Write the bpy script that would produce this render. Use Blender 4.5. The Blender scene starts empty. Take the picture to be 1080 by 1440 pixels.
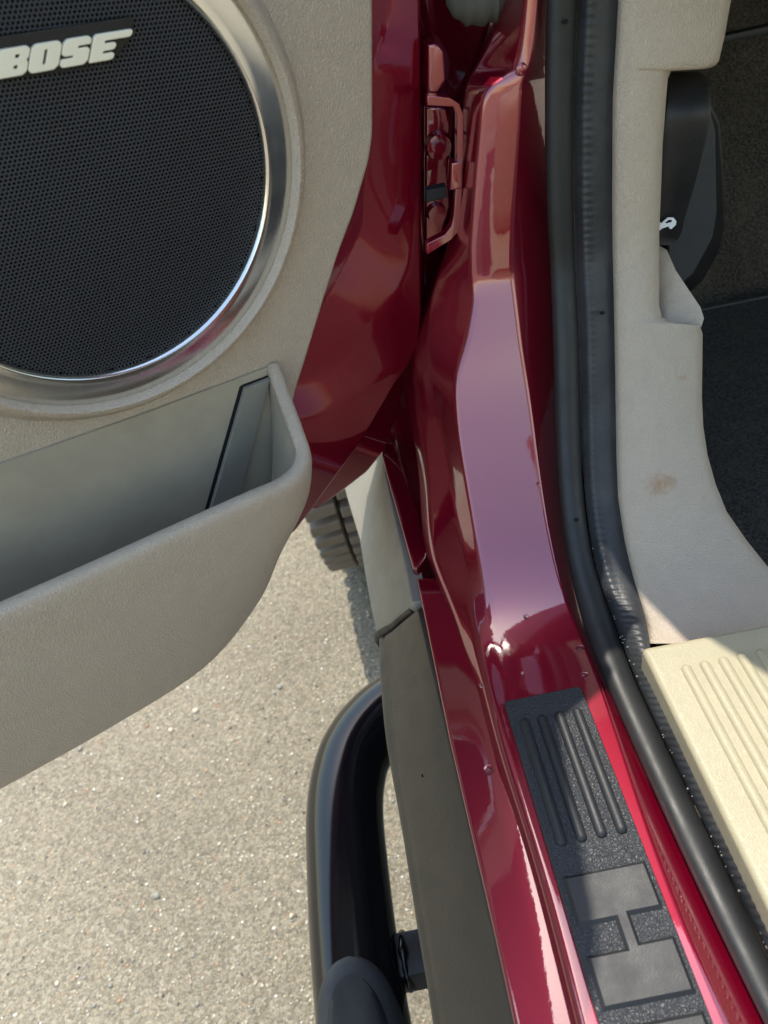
import bpy, bmesh, math, random
from mathutils import Vector, Matrix
random.seed(7)
scn = bpy.context.scene

# ------------------------------------------------------------------ camera
cam_d = bpy.data.cameras.new('camera')
cam = bpy.data.objects.new('camera', cam_d)
scn.collection.objects.link(cam)
scn.camera = cam
CX, CY, CZ = [(0.9786,-0.1236,-0.1645),(0.2053,0.6383,0.7419),(0.0133,-0.7598,0.65)]
m = Matrix((CX, CY, CZ)).transposed().to_4x4()
m.translation = Vector((0.0, 0.0, 1.15))
cam.matrix_world = m
cam_d.sensor_fit = 'VERTICAL'
cam_d.sensor_height = 24.0
cam_d.lens = 24.0 * 1075.0 / 1440.0
cam_d.clip_start = 0.02
cam_d.clip_end = 500.0
cam_d.dof.use_dof = True
cam_d.dof.focus_distance = 0.55
cam_d.dof.aperture_fstop = 6.5

# ------------------------------------------------------------------ world and sun
SUN = Vector((-0.10, 0.36, 0.93)).normalized()
world = bpy.data.worlds.new('World')
scn.world = world
world.use_nodes = True
wn, wl = world.node_tree.nodes, world.node_tree.links
sky = wn.new('ShaderNodeTexSky')
sky.sky_type = 'NISHITA'
sky.sun_disc = False
sky.sun_elevation = math.asin(SUN.z)
sky.sun_rotation = math.atan2(SUN.x, SUN.y)
sky.air_density = 1.8
sky.dust_density = 1.5
wl.new(sky.outputs[0], wn['Background'].inputs[0])
wn['Background'].inputs[1].default_value = 0.15
sd = bpy.data.lights.new('sun', 'SUN')
sd.energy = 2.3
sd.angle = math.radians(0.53)
sd.color = (1.0, 0.93, 0.80)
sun = bpy.data.objects.new('sun', sd)
scn.collection.objects.link(sun)
sun.rotation_euler = SUN.to_track_quat('Z', 'Y').to_euler()
scn.view_settings.view_transform = 'Standard'
scn.view_settings.look = 'None'
scn.view_settings.exposure = 1.2
scn.view_settings.gamma = 1.0

# ------------------------------------------------------------------ helpers
COL = scn.collection

def link(name, me, mat=None, parent=None, smooth=35):
    o = bpy.data.objects.new(name, me)
    COL.objects.link(o)
    if mat is not None:
        me.materials.clear()
        me.materials.append(mat)
    if smooth:
        me.shade_smooth()
        me.set_sharp_from_angle(angle=math.radians(smooth))
    if me.get('flat_faces') and smooth:
        w = o.modifiers.new('even_normals', 'WEIGHTED_NORMAL'); w.keep_sharp = True; w.weight = 100
    if parent is not None:
        o.parent = parent
    return o

def tag(o, label=None, cat=None, group=None, kind=None):
    if label: o['label'] = label
    if cat: o['category'] = cat
    if group: o['group'] = group
    if kind: o['kind'] = kind
    return o

def mesh(name, verts, faces):
    me = bpy.data.meshes.new(name)
    me.from_pydata([tuple(v) for v in verts], [], faces)
    me.update()
    return me

def fix(me, dist=0.0):
    bm = bmesh.new(); bm.from_mesh(me)
    if dist: bmesh.ops.remove_doubles(bm, verts=bm.verts, dist=dist)
    bmesh.ops.recalc_face_normals(bm, faces=bm.faces)
    bm.to_mesh(me); bm.free()
    return me

def grid_mesh(name, rows, closed=False, caps=False):
    n = len(rows[0]); verts = [p for r in rows for p in r]; faces = []
    for i in range(len(rows) - 1):
        for j in range(n if closed else n - 1):
            k = (j + 1) % n
            faces.append((i * n + j, i * n + k, (i + 1) * n + k, (i + 1) * n + j))
    if caps:
        faces.append(tuple(range(n))[::-1])
        faces.append(tuple((len(rows) - 1) * n + j for j in range(n)))
    return mesh(name, verts, faces)

def cr(P, n=6):
    """Catmull-Rom through points, n samples per span."""
    P = [Vector(p) for p in P]
    Q = [2 * P[0] - P[1]] + P + [2 * P[-1] - P[-2]]
    out = []
    for i in range(len(P) - 1):
        a, b, c, d = Q[i:i + 4]
        for k in range(n):
            t = k / n
            out.append(0.5 * ((2 * b) + (c - a) * t + (2 * a - 5 * b + 4 * c - d) * t * t + (3 * b - a - 3 * c + d) * t ** 3))
    out.append(P[-1])
    return out

def section(points, cuts, seg=5):
    """Rounded polyline: corner i is replaced by a small curve of reach cuts[i]."""
    P = [Vector(p) for p in points]
    out = [P[0]]
    for i in range(1, len(P) - 1):
        a, b, c = P[i - 1], P[i], P[i + 1]
        la, lc = (a - b).length, (c - b).length
        ra, rc = min(cuts[i], 0.48 * la), min(cuts[i], 0.48 * lc)
        s = b + (a - b) * (ra / max(la, 1e-6)); e = b + (c - b) * (rc / max(lc, 1e-6))
        for k in range(seg + 1):
            t = k / seg
            out.append(s * (1 - t) ** 2 + b * 2 * t * (1 - t) + e * t * t)
    out.append(P[-1])
    return out

def smooth_rail(R, passes=2):
    R = [Vector(p) for p in R]
    for _ in range(passes):
        S = R[:]
        for i in range(1, len(R) - 1):
            d1 = (R[i] - R[i - 1]).length; d2 = (R[i + 1] - R[i]).length
            mid = (R[i - 1] * d2 + R[i + 1] * d1) / max(d1 + d2, 1e-9)
            S[i] = R[i] * 0.5 + mid * 0.5
        R = S
    return R

def tube(name, path, r, n=20, caps=True, flat=None):
    P = [Vector(p) for p in path]; rows = []
    up = Vector((0, 0, 1)); prev = None
    for i, p in enumerate(P):
        t = (P[min(i + 1, len(P) - 1)] - P[max(i - 1, 0)]).normalized()
        if prev is None:
            a = t.cross(up)
            if a.length < 0.1: a = t.cross(Vector((1, 0, 0)))
            a.normalize()
        else:
            a = (prev - t * prev.dot(t)).normalized()
        prev = a; b = t.cross(a)
        rr = r(i / (len(P) - 1)) if callable(r) else r
        rows.append([p + a * rr * math.cos(2 * math.pi * k / n) + b * rr * (flat or 1.0) * math.sin(2 * math.pi * k / n) for k in range(n)])
    return fix(grid_mesh(name, rows, True, caps))

def box_mesh(name, lo, hi, bev=0.0, seg=2):
    bm = bmesh.new()
    bmesh.ops.create_cube(bm, size=1.0)
    for v in bm.verts:
        v.co = Vector([lo[i] + (v.co[i] + 0.5) * (hi[i] - lo[i]) for i in range(3)])
    if bev:
        bmesh.ops.bevel(bm, geom=list(bm.edges), offset=bev, segments=seg, profile=0.5, affect='EDGES')
    me = bpy.data.meshes.new(name); bm.to_mesh(me); bm.free()
    return me

def prism_mesh(name, outer, holes=(), lo=0.0, hi=0.01, bev=0.0, res=2, frame=None):
    """Flat outline with holes, thickened from lo to hi along the local normal."""
    cu = bpy.data.curves.new(name, 'CURVE')
    cu.dimensions = '2D'; cu.fill_mode = 'BOTH'
    cu.extrude = max((hi - lo) / 2 - bev, 1e-5); cu.bevel_depth = bev; cu.bevel_resolution = res
    cu.offset = -bev
    for ring in [outer] + list(holes):
        s = cu.splines.new('POLY'); s.points.add(len(ring) - 1)
        for i, p in enumerate(ring): s.points[i].co = (p[0], p[1], 0, 1)
        s.use_cyclic_u = True
    o = bpy.data.objects.new(name, cu); COL.objects.link(o)
    dg = bpy.context.evaluated_depsgraph_get()
    me = bpy.data.meshes.new_from_object(o.evaluated_get(dg))
    bpy.data.objects.remove(o); bpy.data.curves.remove(cu)
    me.transform(Matrix.Translation((0, 0, (lo + hi) / 2)))
    if frame is not None: me.transform(frame)
    fix(me, 1e-6)
    me.name = name; me['flat_faces'] = 1
    return me

def frame_from(o, ex, ey):
    ex = Vector(ex).normalized(); ey = Vector(ey); ez = ex.cross(ey).normalized(); ey = ez.cross(ex)
    M = Matrix((ex, ey, ez)).transposed().to_4x4(); M.translation = Vector(o)
    return M

def plane_prism(name, pts, thick, bev=0.0, holes=(), back=0.0):
    """Planar world outline (best-fit plane) thickened towards the viewer side."""
    P = [Vector(p) for p in pts]
    c = sum(P, Vector()) / len(P)
    nrm = Vector()
    for i in range(len(P)): nrm += (P[i] - c).cross(P[(i + 1) % len(P)] - c)
    nrm.normalize()
    if nrm.dot(Vector((0, 0, 1.15)) - c) < 0: nrm = -nrm
    ex = (P[1] - P[0]); ex = (ex - nrm * ex.dot(nrm)).normalized(); ey = nrm.cross(ex)
    M = frame_from(c, ex, ey); I = M.inverted()
    two = [(I @ p)[:2] for p in P]
    h2 = [[(I @ Vector(q))[:2] for q in h] for h in holes]
    return prism_mesh(name, two, h2, -back, thick, bev, 2, M)

def rounded(poly, r, seg=5):
    """Round the corners of a 2D polygon."""
    n = len(poly); out = []
    for i in range(n):
        a, b, c = (Vector(poly[k % n][:2]) for k in (i - 1, i, i + 1))
        rr = r[i] if isinstance(r, (list, tuple)) else r
        ra = min(rr, 0.48 * (a - b).length); rc = min(rr, 0.48 * (c - b).length)
        if rr <= 0: out.append(tuple(b)); continue
        s = b + (a - b).normalized() * ra; e = b + (c - b).normalized() * rc
        for k in range(seg + 1):
            t = k / seg
            out.append(tuple(s * (1 - t) ** 2 + b * 2 * t * (1 - t) + e * t * t))
    return out

# ------------------------------------------------------------------ materials
def mat(name, color, rough=0.5, metal=0.0, **kw):
    M = bpy.data.materials.new(name); M.use_nodes = True
    b = M.node_tree.nodes['Principled BSDF']
    b.inputs['Base Color'].default_value = (*color, 1); b.inputs['Roughness'].default_value = rough
    b.inputs['Metallic'].default_value = metal
    for k, v in kw.items(): b.inputs[k].default_value = v
    return M

class NT:
    def __init__(s, M):
        s.t = M.node_tree; s.b = s.t.nodes['Principled BSDF']
        s.tc = s.t.nodes.new('ShaderNodeTexCoord').outputs['Object']
    def map(s, scale, rot=(0, 0, 0), vec=None):
        n = s.t.nodes.new('ShaderNodeMapping'); n.inputs['Scale'].default_value = scale; n.inputs['Rotation'].default_value = rot
        s.t.links.new(vec or s.tc, n.inputs['Vector']); return n.outputs[0]
    def noise(s, scale, detail=3, rough=0.5, vec=None, dist=0.0):
        n = s.t.nodes.new('ShaderNodeTexNoise'); n.inputs['Scale'].default_value = scale; n.inputs['Detail'].default_value = detail
        n.inputs['Roughness'].default_value = rough; n.inputs['Distortion'].default_value = dist
        s.t.links.new(vec or s.tc, n.inputs['Vector']); return n.outputs['Fac']
    def voro(s, scale, feature='F1', vec=None, out='Distance', rnd=1.0):
        n = s.t.nodes.new('ShaderNodeTexVoronoi'); n.feature = feature; n.inputs['Scale'].default_value = scale
        n.inputs['Randomness'].default_value = rnd
        s.t.links.new(vec or s.tc, n.inputs['Vector']); return n.outputs[out]
    def ramp(s, fac, stops):
        n = s.t.nodes.new('ShaderNodeValToRGB'); e = n.color_ramp.elements
        while len(e) < len(stops): e.new(0.5)
        for i, (p, c) in enumerate(stops):
            e[i].position = p; e[i].color = (*c, 1) if len(c) == 3 else c
        s.t.links.new(fac, n.inputs[0]); return n.outputs[0]
    def math(s, op, a, b=None):
        n = s.t.nodes.new('ShaderNodeMath'); n.operation = op
        for i, v in enumerate((a, b)):
            if v is None: continue
            if isinstance(v, (int, float)): n.inputs[i].default_value = v
            else: s.t.links.new(v, n.inputs[i])
        return n.outputs[0]
    def mix(s, fac, a, b, mode='MIX'):
        n = s.t.nodes.new('ShaderNodeMix'); n.data_type = 'RGBA'; n.blend_type = mode
        for i, v in ((0, fac), (6, a), (7, b)):
            if isinstance(v, (int, float)): n.inputs[i].default_value = v
            elif isinstance(v, tuple): n.inputs[i].default_value = (*v, 1)
            else: s.t.links.new(v, n.inputs[i])
        return n.outputs[2]
    def bump(s, h, strength=0.3, dist=0.001, sock='Normal'):
        n = s.t.nodes.new('ShaderNodeBump'); n.inputs['Strength'].default_value = strength; n.inputs['Distance'].default_value = dist
        s.t.links.new(h, n.inputs['Height']); s.t.links.new(n.outputs[0], s.b.inputs[sock]); return n
    def to(s, v, sock): s.t.links.new(v, s.b.inputs[sock])

def paint_mat():
    M = mat('red_metallic_paint', (0.25, 0.0008, 0.022), 0.33, 0.6)
    b = M.node_tree.nodes['Principled BSDF']
    b.inputs['Coat Weight'].default_value = 1.0; b.inputs['Coat Roughness'].default_value = 0.03; b.inputs['Coat IOR'].default_value = 2.05
    n = NT(M)
    fl = n.voro(2600, out='Color')
    col = n.mix(0.35, (0.25, 0.0008, 0.022), n.ramp(fl, [(0.0, (0.18, 0.0004, 0.012)), (1.0, (0.40, 0.002, 0.034))]))
    dirt = n.noise(35, 5, 0.65)
    n.to(col, 'Base Color')
    n.to(n.ramp(dirt, [(0.35, (0.02, 0.02, 0.02)), (0.75, (0.06, 0.06, 0.06))]), 'Coat Roughness')
    op = n.noise(330, 2, 0.5, n.map((1, 1, 0.3)))
    n.bump(op, 0.016, 0.001, 'Coat Normal')
    return M

def leather_mat(name, color, scale=330, strength=0.55, stretch=(1, 1, 0.45), rough=0.5, spots=None):
    M = mat(name, color, rough); n = NT(M)
    w = n.map(stretch)
    d = n.noise(60, 3, 0.6)
    dn = n.t.nodes.new('ShaderNodeVectorMath'); dn.operation = 'SCALE'; dn.inputs['Scale'].default_value = 1.0
    n.t.links.new(w, dn.inputs[0])
    wob = n.t.nodes.new('ShaderNodeTexNoise'); wob.inputs['Scale'].default_value = scale * 0.5; n.t.links.new(dn.outputs[0], wob.inputs['Vector'])
    add = n.t.nodes.new('ShaderNodeVectorMath'); add.operation = 'MULTIPLY_ADD'
    n.t.links.new(wob.outputs['Color'], add.inputs[0]); add.inputs[1].default_value = (2.4 / scale,) * 3; n.t.links.new(dn.outputs[0], add.inputs[2])
    cell = n.voro(scale, 'DISTANCE_TO_EDGE', add.outputs[0])
    fine = n.noise(scale * 2.2, 3, 0.6, add.outputs[0])
    big = n.noise(scale * 0.42, 3, 0.6, dn.outputs[0], 1.5)
    crease = n.ramp(cell, [(0.0, (0, 0, 0)), (0.22, (1, 1, 1))])
    h = n.math('ADD', n.math('MULTIPLY', crease, 0.5), n.math('ADD', n.math('MULTIPLY', big, 0.45), n.math('MULTIPLY', fine, 0.35)))
    n.bump(h, strength, 0.0012)
    c2 = tuple(x * 0.95 for x in color)
    c = n.mix(n.ramp(d, [(0.35, (0, 0, 0)), (0.7, (1, 1, 1))]), color, c2)
    c = n.mix(n.ramp(n.noise(9, 4, 0.7), [(0.55, (0, 0, 0)), (0.9, (0.35, 0.35, 0.35))]), c, tuple(x * y for x, y in zip(color, (0.84, 0.8, 0.72))))
    for (pt, rad, tint) in (spots or []):
        vd = n.t.nodes.new('ShaderNodeVectorMath'); vd.operation = 'DISTANCE'; n.t.links.new(n.tc, vd.inputs[0]); vd.inputs[1].default_value = pt
        e = n.math('ADD', n.math('DIVIDE', vd.outputs['Value'], rad * 2.2), n.math('MULTIPLY', n.noise(260, 4, 0.7), 0.9))
        c = n.mix(n.ramp(e, [(0.48, (0.8, 0.8, 0.8)), (0.9, (0, 0, 0))]), c, tint)
    n.to(c, 'Base Color')
    n.to(n.ramp(big, [(0.3, (rough - 0.1,) * 3), (0.7, (rough + 0.12,) * 3)]), 'Roughness')
    return M

def plastic_mat(name, color, scale=900, strength=0.25, rough=0.55, dirt=None, spec=0.5):
    M = mat(name, color, rough); n = NT(M)
    M.node_tree.nodes['Principled BSDF'].inputs['Specular IOR Level'].default_value = spec
    n.bump(n.noise(scale, 3, 0.6), strength, 0.0008)
    g = n.noise(24, 5, 0.7)
    dirt = dirt or tuple(x * 1.25 for x in color)
    n.to(n.mix(n.ramp(g, [(0.4, (0, 0, 0)), (0.8, (0.8, 0.8, 0.8))]), color, dirt), 'Base Color')
    n.to(n.ramp(n.noise(55, 4, 0.6), [(0.3, (rough - 0.08,) * 3), (0.75, (rough + 0.12,) * 3)]), 'Roughness')
    return M

def concrete_mat():
    M = mat('washed_concrete', (0.3, 0.27, 0.21), 0.85); n = NT(M)
    b = n.voro(170, 'F1', out='Color'); sep = n.t.nodes.new('ShaderNodeSeparateColor'); n.t.links.new(b, sep.inputs[0])
    d = n.voro(170, 'F1')
    b2 = n.voro(420, 'F1', out='Color'); sep2 = n.t.nodes.new('ShaderNodeSeparateColor'); n.t.links.new(b2, sep2.inputs[0])
    base = n.ramp(n.noise(3.0, 6, 0.65), [(0.3, (0.20, 0.175, 0.125)), (0.7, (0.31, 0.275, 0.20))])
    grains = n.ramp(sep.outputs[0], [(0.0, (0.11, 0.10, 0.085)), (0.35, (0.25, 0.22, 0.165)), (0.7, (0.38, 0.335, 0.25)), (0.92, (0.56, 0.52, 0.43)), (1.0, (0.45, 0.28, 0.17))])
    fine = n.ramp(sep2.outputs[0], [(0.0, (0.16, 0.14, 0.11)), (0.5, (0.31, 0.275, 0.21)), (1.0, (0.62, 0.58, 0.49))])
    c = n.mix(0.55, base, grains); c = n.mix(0.4, c, fine)
    stain = n.ramp(n.noise(1.1, 5, 0.6), [(0.36, (0.60, 0.58, 0.53)), (0.64, (0.88, 0.86, 0.80))])
    c = n.mix(1.0, c, stain, 'MULTIPLY')
    n.to(c, 'Base Color')
    h = n.math('ADD', n.math('MULTIPLY', d, -1.0), n.math('MULTIPLY', n.noise(520, 3, 0.7), 1.0))
    n.bump(h, 0.8, 0.003)
    return M

def carpet_mat(name, color):
    M = mat(name, color, 0.95); n = NT(M)
    f = n.noise(380, 4, 0.8); g = n.noise(25, 5, 0.7)
    c = n.mix(n.ramp(f, [(0.42, (0, 0, 0)), (0.62, (1, 1, 1))]), tuple(x * 0.25 for x in color), tuple(x * 1.9 for x in color))
    c = n.mix(n.ramp(g, [(0.5, (0, 0, 0)), (0.85, (0.5, 0.5, 0.5))]), c, tuple(x * y for x, y in zip(color, (2.2, 2.0, 1.6))))
    n.to(c, 'Base Color'); n.bump(f, 0.9, 0.003)
    return M

def brushed_mat():
    M = mat('brushed_metal_trim', (0.78, 0.76, 0.71), 0.3, 1.0); n = NT(M)
    n.to(n.ramp(n.noise(40, 5, 0.7), [(0.3, (0.14,) * 3), (0.75, (0.26,) * 3)]), 'Roughness')
    n.bump(n.noise(500, 2, 0.5, n.map((1, 0.08, 1))), 0.05, 0.0005)
    return M

PAINT = paint_mat()
BEIGE = leather_mat('beige_grained_plastic', (0.54, 0.455, 0.36), 620, 0.6, (1, 1, 0.5), 0.5,
    [(p, q, (0.42, 0.24, 0.12)) for p, q in zip([(0.198,0.4243,0.7575),(0.209,0.4246,0.7579),(0.2296,0.4656,0.8192)], (0.011, 0.007, 0.005))])
BEIGE2 = leather_mat('beige_sill_plastic', (0.42, 0.375, 0.25), 620, 0.2, (1, 1, 1), 0.45)
DOORBEIGE = leather_mat('taupe_door_plastic', (0.51, 0.425, 0.335), 620, 0.6, (1, 0.5, 1))
SMOOTHGREY = plastic_mat('smooth_pocket_plastic', (0.36, 0.315, 0.245), 500, 0.05, 0.6)
DIVIDER = plastic_mat('dark_divider_plastic', (0.22, 0.21, 0.18), 500, 0.05, 0.55)
RUBBER = plastic_mat('black_seal_rubber', (0.016, 0.0168, 0.018), 1100, 0.2, 0.48, (0.03, 0.031, 0.032))
LIPRUB = plastic_mat('dusty_seal_lip', (0.028, 0.030, 0.033), 600, 0.3, 0.42, (0.07, 0.073, 0.075))
CLAD = plastic_mat('grey_body_cladding', (0.043, 0.036, 0.028), 700, 0.5, 0.36, (0.06, 0.049, 0.037))
FCLAD = plastic_mat('pale_fender_cladding', (0.22, 0.205, 0.17), 900, 0.2, 0.55, (0.28, 0.255, 0.21))  # paler than the rocker cladding
GLOSSBLACK = mat('gloss_black_tube', (0.006, 0.006, 0.008), 0.14, 0.0)
PAD = plastic_mat('step_pad_rubber', (0.035, 0.037, 0.042), 800, 0.2, 0.5)
TYRE = plastic_mat('tyre_rubber', (0.014, 0.0135, 0.013), 300, 0.4, 0.75, (0.03, 0.028, 0.024))  # near black, so the shade in the tread grooves sits in the colour
LUG = plastic_mat('dusty_sunlit_tread_rubber', (0.17, 0.145, 0.115), 300, 0.4, 0.7, (0.16, 0.135, 0.105))  # dusty tan, with the sunlit look of the blocks put into the colour
GRILLE = plastic_mat('speaker_grille_black', (0.022, 0.024, 0.031), 900, 0.1, 0.5)
FOOT = plastic_mat('foot_rest_rubber', (0.075, 0.078, 0.085), 300, 0.4, 0.6)
GRILLEBACK = mat('speaker_backing', (0.004, 0.004, 0.005), 0.9)
BRUSHED = brushed_mat()
BADGE = mat('cream_badge_letters', (0.86, 0.82, 0.66), 0.35)
TREAD = leather_mat('black_tread_plate', (0.028, 0.0305, 0.035), 600, 0.5, (1, 1, 1), 0.42)
TREADS = plastic_mat('smooth_tread_plate', (0.021, 0.0225, 0.0255), 1500, 0.2, 0.5, (0.0225, 0.024, 0.027))
BLACKPL = plastic_mat('black_lever_plastic', (0.007, 0.0075, 0.009), 700, 0.2, 0.45)
WHITE = mat('white_print', (0.78, 0.8, 0.82), 0.5)
CARPET = carpet_mat('footwell_carpet', (0.075, 0.063, 0.049))
MAT_ = carpet_mat('mat_carpet', (0.05, 0.046, 0.043))
BOOT = plastic_mat('dusty_rubber_boot', (0.075, 0.078, 0.066), 250, 0.4, 0.8, (0.13, 0.125, 0.10))
CONCRETE = concrete_mat()
DARKMETAL = mat('dark_underbody', (0.012, 0.012, 0.013), 0.7)
WATER = mat('water', (1, 1, 1), 0.0, 0.0, **{'Transmission Weight': 1.0, 'IOR': 1.33})
STEEL = mat('alloy_rim', (0.5, 0.5, 0.5), 0.35, 1.0)
HOLE = mat('vent_hole_black', (0.003, 0.003, 0.003), 0.9)

# ------------------------------------------------------------------ ground
g = link('ground', mesh('ground', [(-60, -60, 0), (60, -60, 0), (60, 60, 0), (-60, 60, 0)], [(0, 1, 2, 3)]), CONCRETE, None, 0)
tag(g, 'pale sunlit concrete with washed aggregate', kind='structure')

# loose aggregate standing proud of the concrete, where it is seen close up
ico = bmesh.new(); bmesh.ops.create_icosphere(ico, subdivisions=1, radius=1.0)
iv = [v.co.copy() for v in ico.verts]; jf = [tuple(v.index for v in f.verts) for f in ico.faces]; ico.free()
def scatter_grit(name, count, mats, xr, yr, smin, smax, z=0.0, mesh_z=None):
    verts, faces, mi = [], [], []
    for k in range(count):
        x, y = random.uniform(*xr), random.uniform(*yr)
        s = smin + (smax - smin) * random.random() ** 3
        a = random.uniform(0, 6.28); ca, sa = math.cos(a), math.sin(a)
        sx, sy, sz = s * random.uniform(0.7, 1.3), s * random.uniform(0.6, 1.1), s * random.uniform(0.35, 0.6)
        n0 = len(verts); idx = random.choices(range(len(mats)), weights=[w for _, w in mats])[0]
        for v in iv:
            px, py = v.x * sx, v.y * sy
            verts.append((x + px * ca - py * sa, y + px * sa + py * ca, z + v.z * sz))
        for f in jf:
            faces.append(tuple(n0 + i for i in f)); mi.append(idx)
    me = mesh(name, verts, faces)
    for mm, _ in mats: me.materials.append(mm)
    me.polygons.foreach_set('material_index', mi)
    me.shade_smooth()
    o = bpy.data.objects.new(name, me); COL.objects.link(o)
    return o
GR = [(mat('grit_cream', (0.44, 0.40, 0.31), 0.45), 5), (mat('grit_tan', (0.36, 0.30, 0.21), 0.6), 4), (mat('grit_grey', (0.24, 0.23, 0.20), 0.6), 4),
      (mat('grit_quartz', (0.66, 0.63, 0.56), 0.35), 1.0), (mat('grit_rust', (0.42, 0.24, 0.14), 0.6), 0.5), (mat('grit_dark', (0.07, 0.065, 0.06), 0.7), 0.6)]
gr = scatter_grit('aggregate_grit', 22000, GR, (-1.05, 0.1), (0.25, 1.75), 0.0010, 0.0032, 0.0003)
tag(gr, 'small cream and grey stones set in the concrete', kind='stuff')

gp = scatter_grit('loose_pebbles', 70, [GR[2], GR[5], GR[0], GR[4]], (-0.95, -0.05), (0.35, 1.5), 0.004, 0.0085, 0.001)
tag(gp, 'larger loose pebbles lying on the concrete', kind='stuff')

# ------------------------------------------------------------------ the car
car = bpy.data.objects.new('car', None); COL.objects.link(car)
tag(car, 'dark red car with its door open over a black step tube', 'car')

# body opening panel: sill running into the hinge pillar
L2 = smooth_rail([(0.0316,0.0048,0.691),(0.0326,0.0468,0.6907),(0.0337,0.0931,0.6905),(0.0343,0.117,0.6903),(0.0349,0.1399,0.6902),(0.0354,0.1612,0.6901),(0.0357,0.1844,0.6899),(0.0359,0.2119,0.6898),(0.0336,0.2377,0.6898),(0.0316,0.2606,0.6898),(0.0318,0.2845,0.6899),(0.0321,0.3072,0.6901),(0.0326,0.3252,0.6902),(0.0315,0.3386,0.6897),(0.0291,0.3557,0.6897),(0.0292,0.3687,0.6906),(0.0291,0.3831,0.693),(0.0284,0.3966,0.6964),(0.0267,0.41,0.7007),(0.0247,0.4234,0.7062),(0.0226,0.4363,0.7129),(0.0227,0.4505,0.7171),(0.0252,0.4669,0.7216),(0.0277,0.4829,0.7269),(0.0303,0.4946,0.7363),(0.0329,0.506,0.7461),(0.0337,0.5173,0.7566),(0.0345,0.5282,0.7675),(0.0349,0.538,0.7771),(0.0351,0.5466,0.7861),(0.0364,0.5548,0.7951),(0.0375,0.5619,0.8033),(0.0394,0.5676,0.8102),(0.0411,0.5728,0.8166),(0.0447,0.5806,0.8246),(0.0484,0.5897,0.8319),(0.054,0.6009,0.8405),(0.059,0.6107,0.8481),(0.0647,0.6177,0.8535),(0.0703,0.6247,0.8591),(0.0734,0.6288,0.8618),(0.0761,0.6324,0.8643),(0.0796,0.6368,0.8676),(0.0831,0.6411,0.8709),(0.0873,0.6462,0.875),(0.0915,0.6512,0.8793),(0.0964,0.6529,0.8903),(0.1024,0.6541,0.9042),(0.1083,0.6549,0.9295),(0.1116,0.6556,0.9486),(0.1153,0.6564,0.9695),(0.1179,0.6571,0.9846),(0.1194,0.6574,0.993),(0.1217,0.6576,0.9971),(0.1232,0.6577,0.9998),(0.1257,0.658,1.004),(0.1277,0.6581,1.008),(0.1327,0.6583,1.013),(0.1401,0.6587,1.02),(0.1478,0.6593,1.032),(0.1577,0.6601,1.049),(0.163,0.6614,1.074),(0.168,0.6627,1.097)]); R2 = smooth_rail([(0.0323,0.0045,0.7),(0.0339,0.0456,0.7),(0.0357,0.0908,0.6999),(0.0367,0.114,0.6998),(0.0376,0.1364,0.6998),(0.0382,0.1572,0.6997),(0.0381,0.1799,0.6996),(0.0384,0.2067,0.6996),(0.0374,0.2317,0.6996),(0.0366,0.2537,0.6996),(0.0359,0.2773,0.6998),(0.0363,0.2994,0.7),(0.0372,0.3169,0.7001),(0.0377,0.3291,0.7002),(0.0382,0.3445,0.7009),(0.0386,0.3566,0.7023),(0.0401,0.3711,0.7035),(0.0415,0.3841,0.7064),(0.0431,0.3971,0.7096),(0.0446,0.41,0.7142),(0.0457,0.4224,0.7198),(0.0467,0.4337,0.726),(0.0481,0.4469,0.7331),(0.0495,0.4597,0.7409),(0.0504,0.471,0.7502),(0.0513,0.4821,0.7599),(0.0518,0.4929,0.77),(0.0523,0.5034,0.7805),(0.0519,0.511,0.7911),(0.0514,0.5176,0.8008),(0.0513,0.5238,0.8107),(0.0511,0.5291,0.8197),(0.0516,0.5333,0.8272),(0.052,0.537,0.8342),(0.0535,0.542,0.8434),(0.055,0.547,0.8526),(0.058,0.5531,0.8633),(0.0606,0.5582,0.8725),(0.0638,0.5619,0.8792),(0.067,0.5653,0.886),(0.0692,0.5658,0.89),(0.0711,0.566,0.8936),(0.0736,0.5661,0.8983),(0.0759,0.5658,0.9031),(0.0787,0.5652,0.909),(0.0814,0.5643,0.9149),(0.085,0.5644,0.9251),(0.0894,0.5646,0.9376),(0.0944,0.565,0.9596),(0.0969,0.5653,0.9762),(0.0997,0.5656,0.9944),(0.1023,0.5659,1.007),(0.1038,0.5661,1.015),(0.1053,0.5661,1.018),(0.1063,0.5662,1.021),(0.1089,0.5663,1.024),(0.1109,0.5663,1.027),(0.1151,0.5664,1.032),(0.1214,0.5665,1.038),(0.1279,0.5667,1.049),(0.1364,0.567,1.063),(0.1407,0.5675,1.084),(0.1449,0.5679,1.105)])
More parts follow.
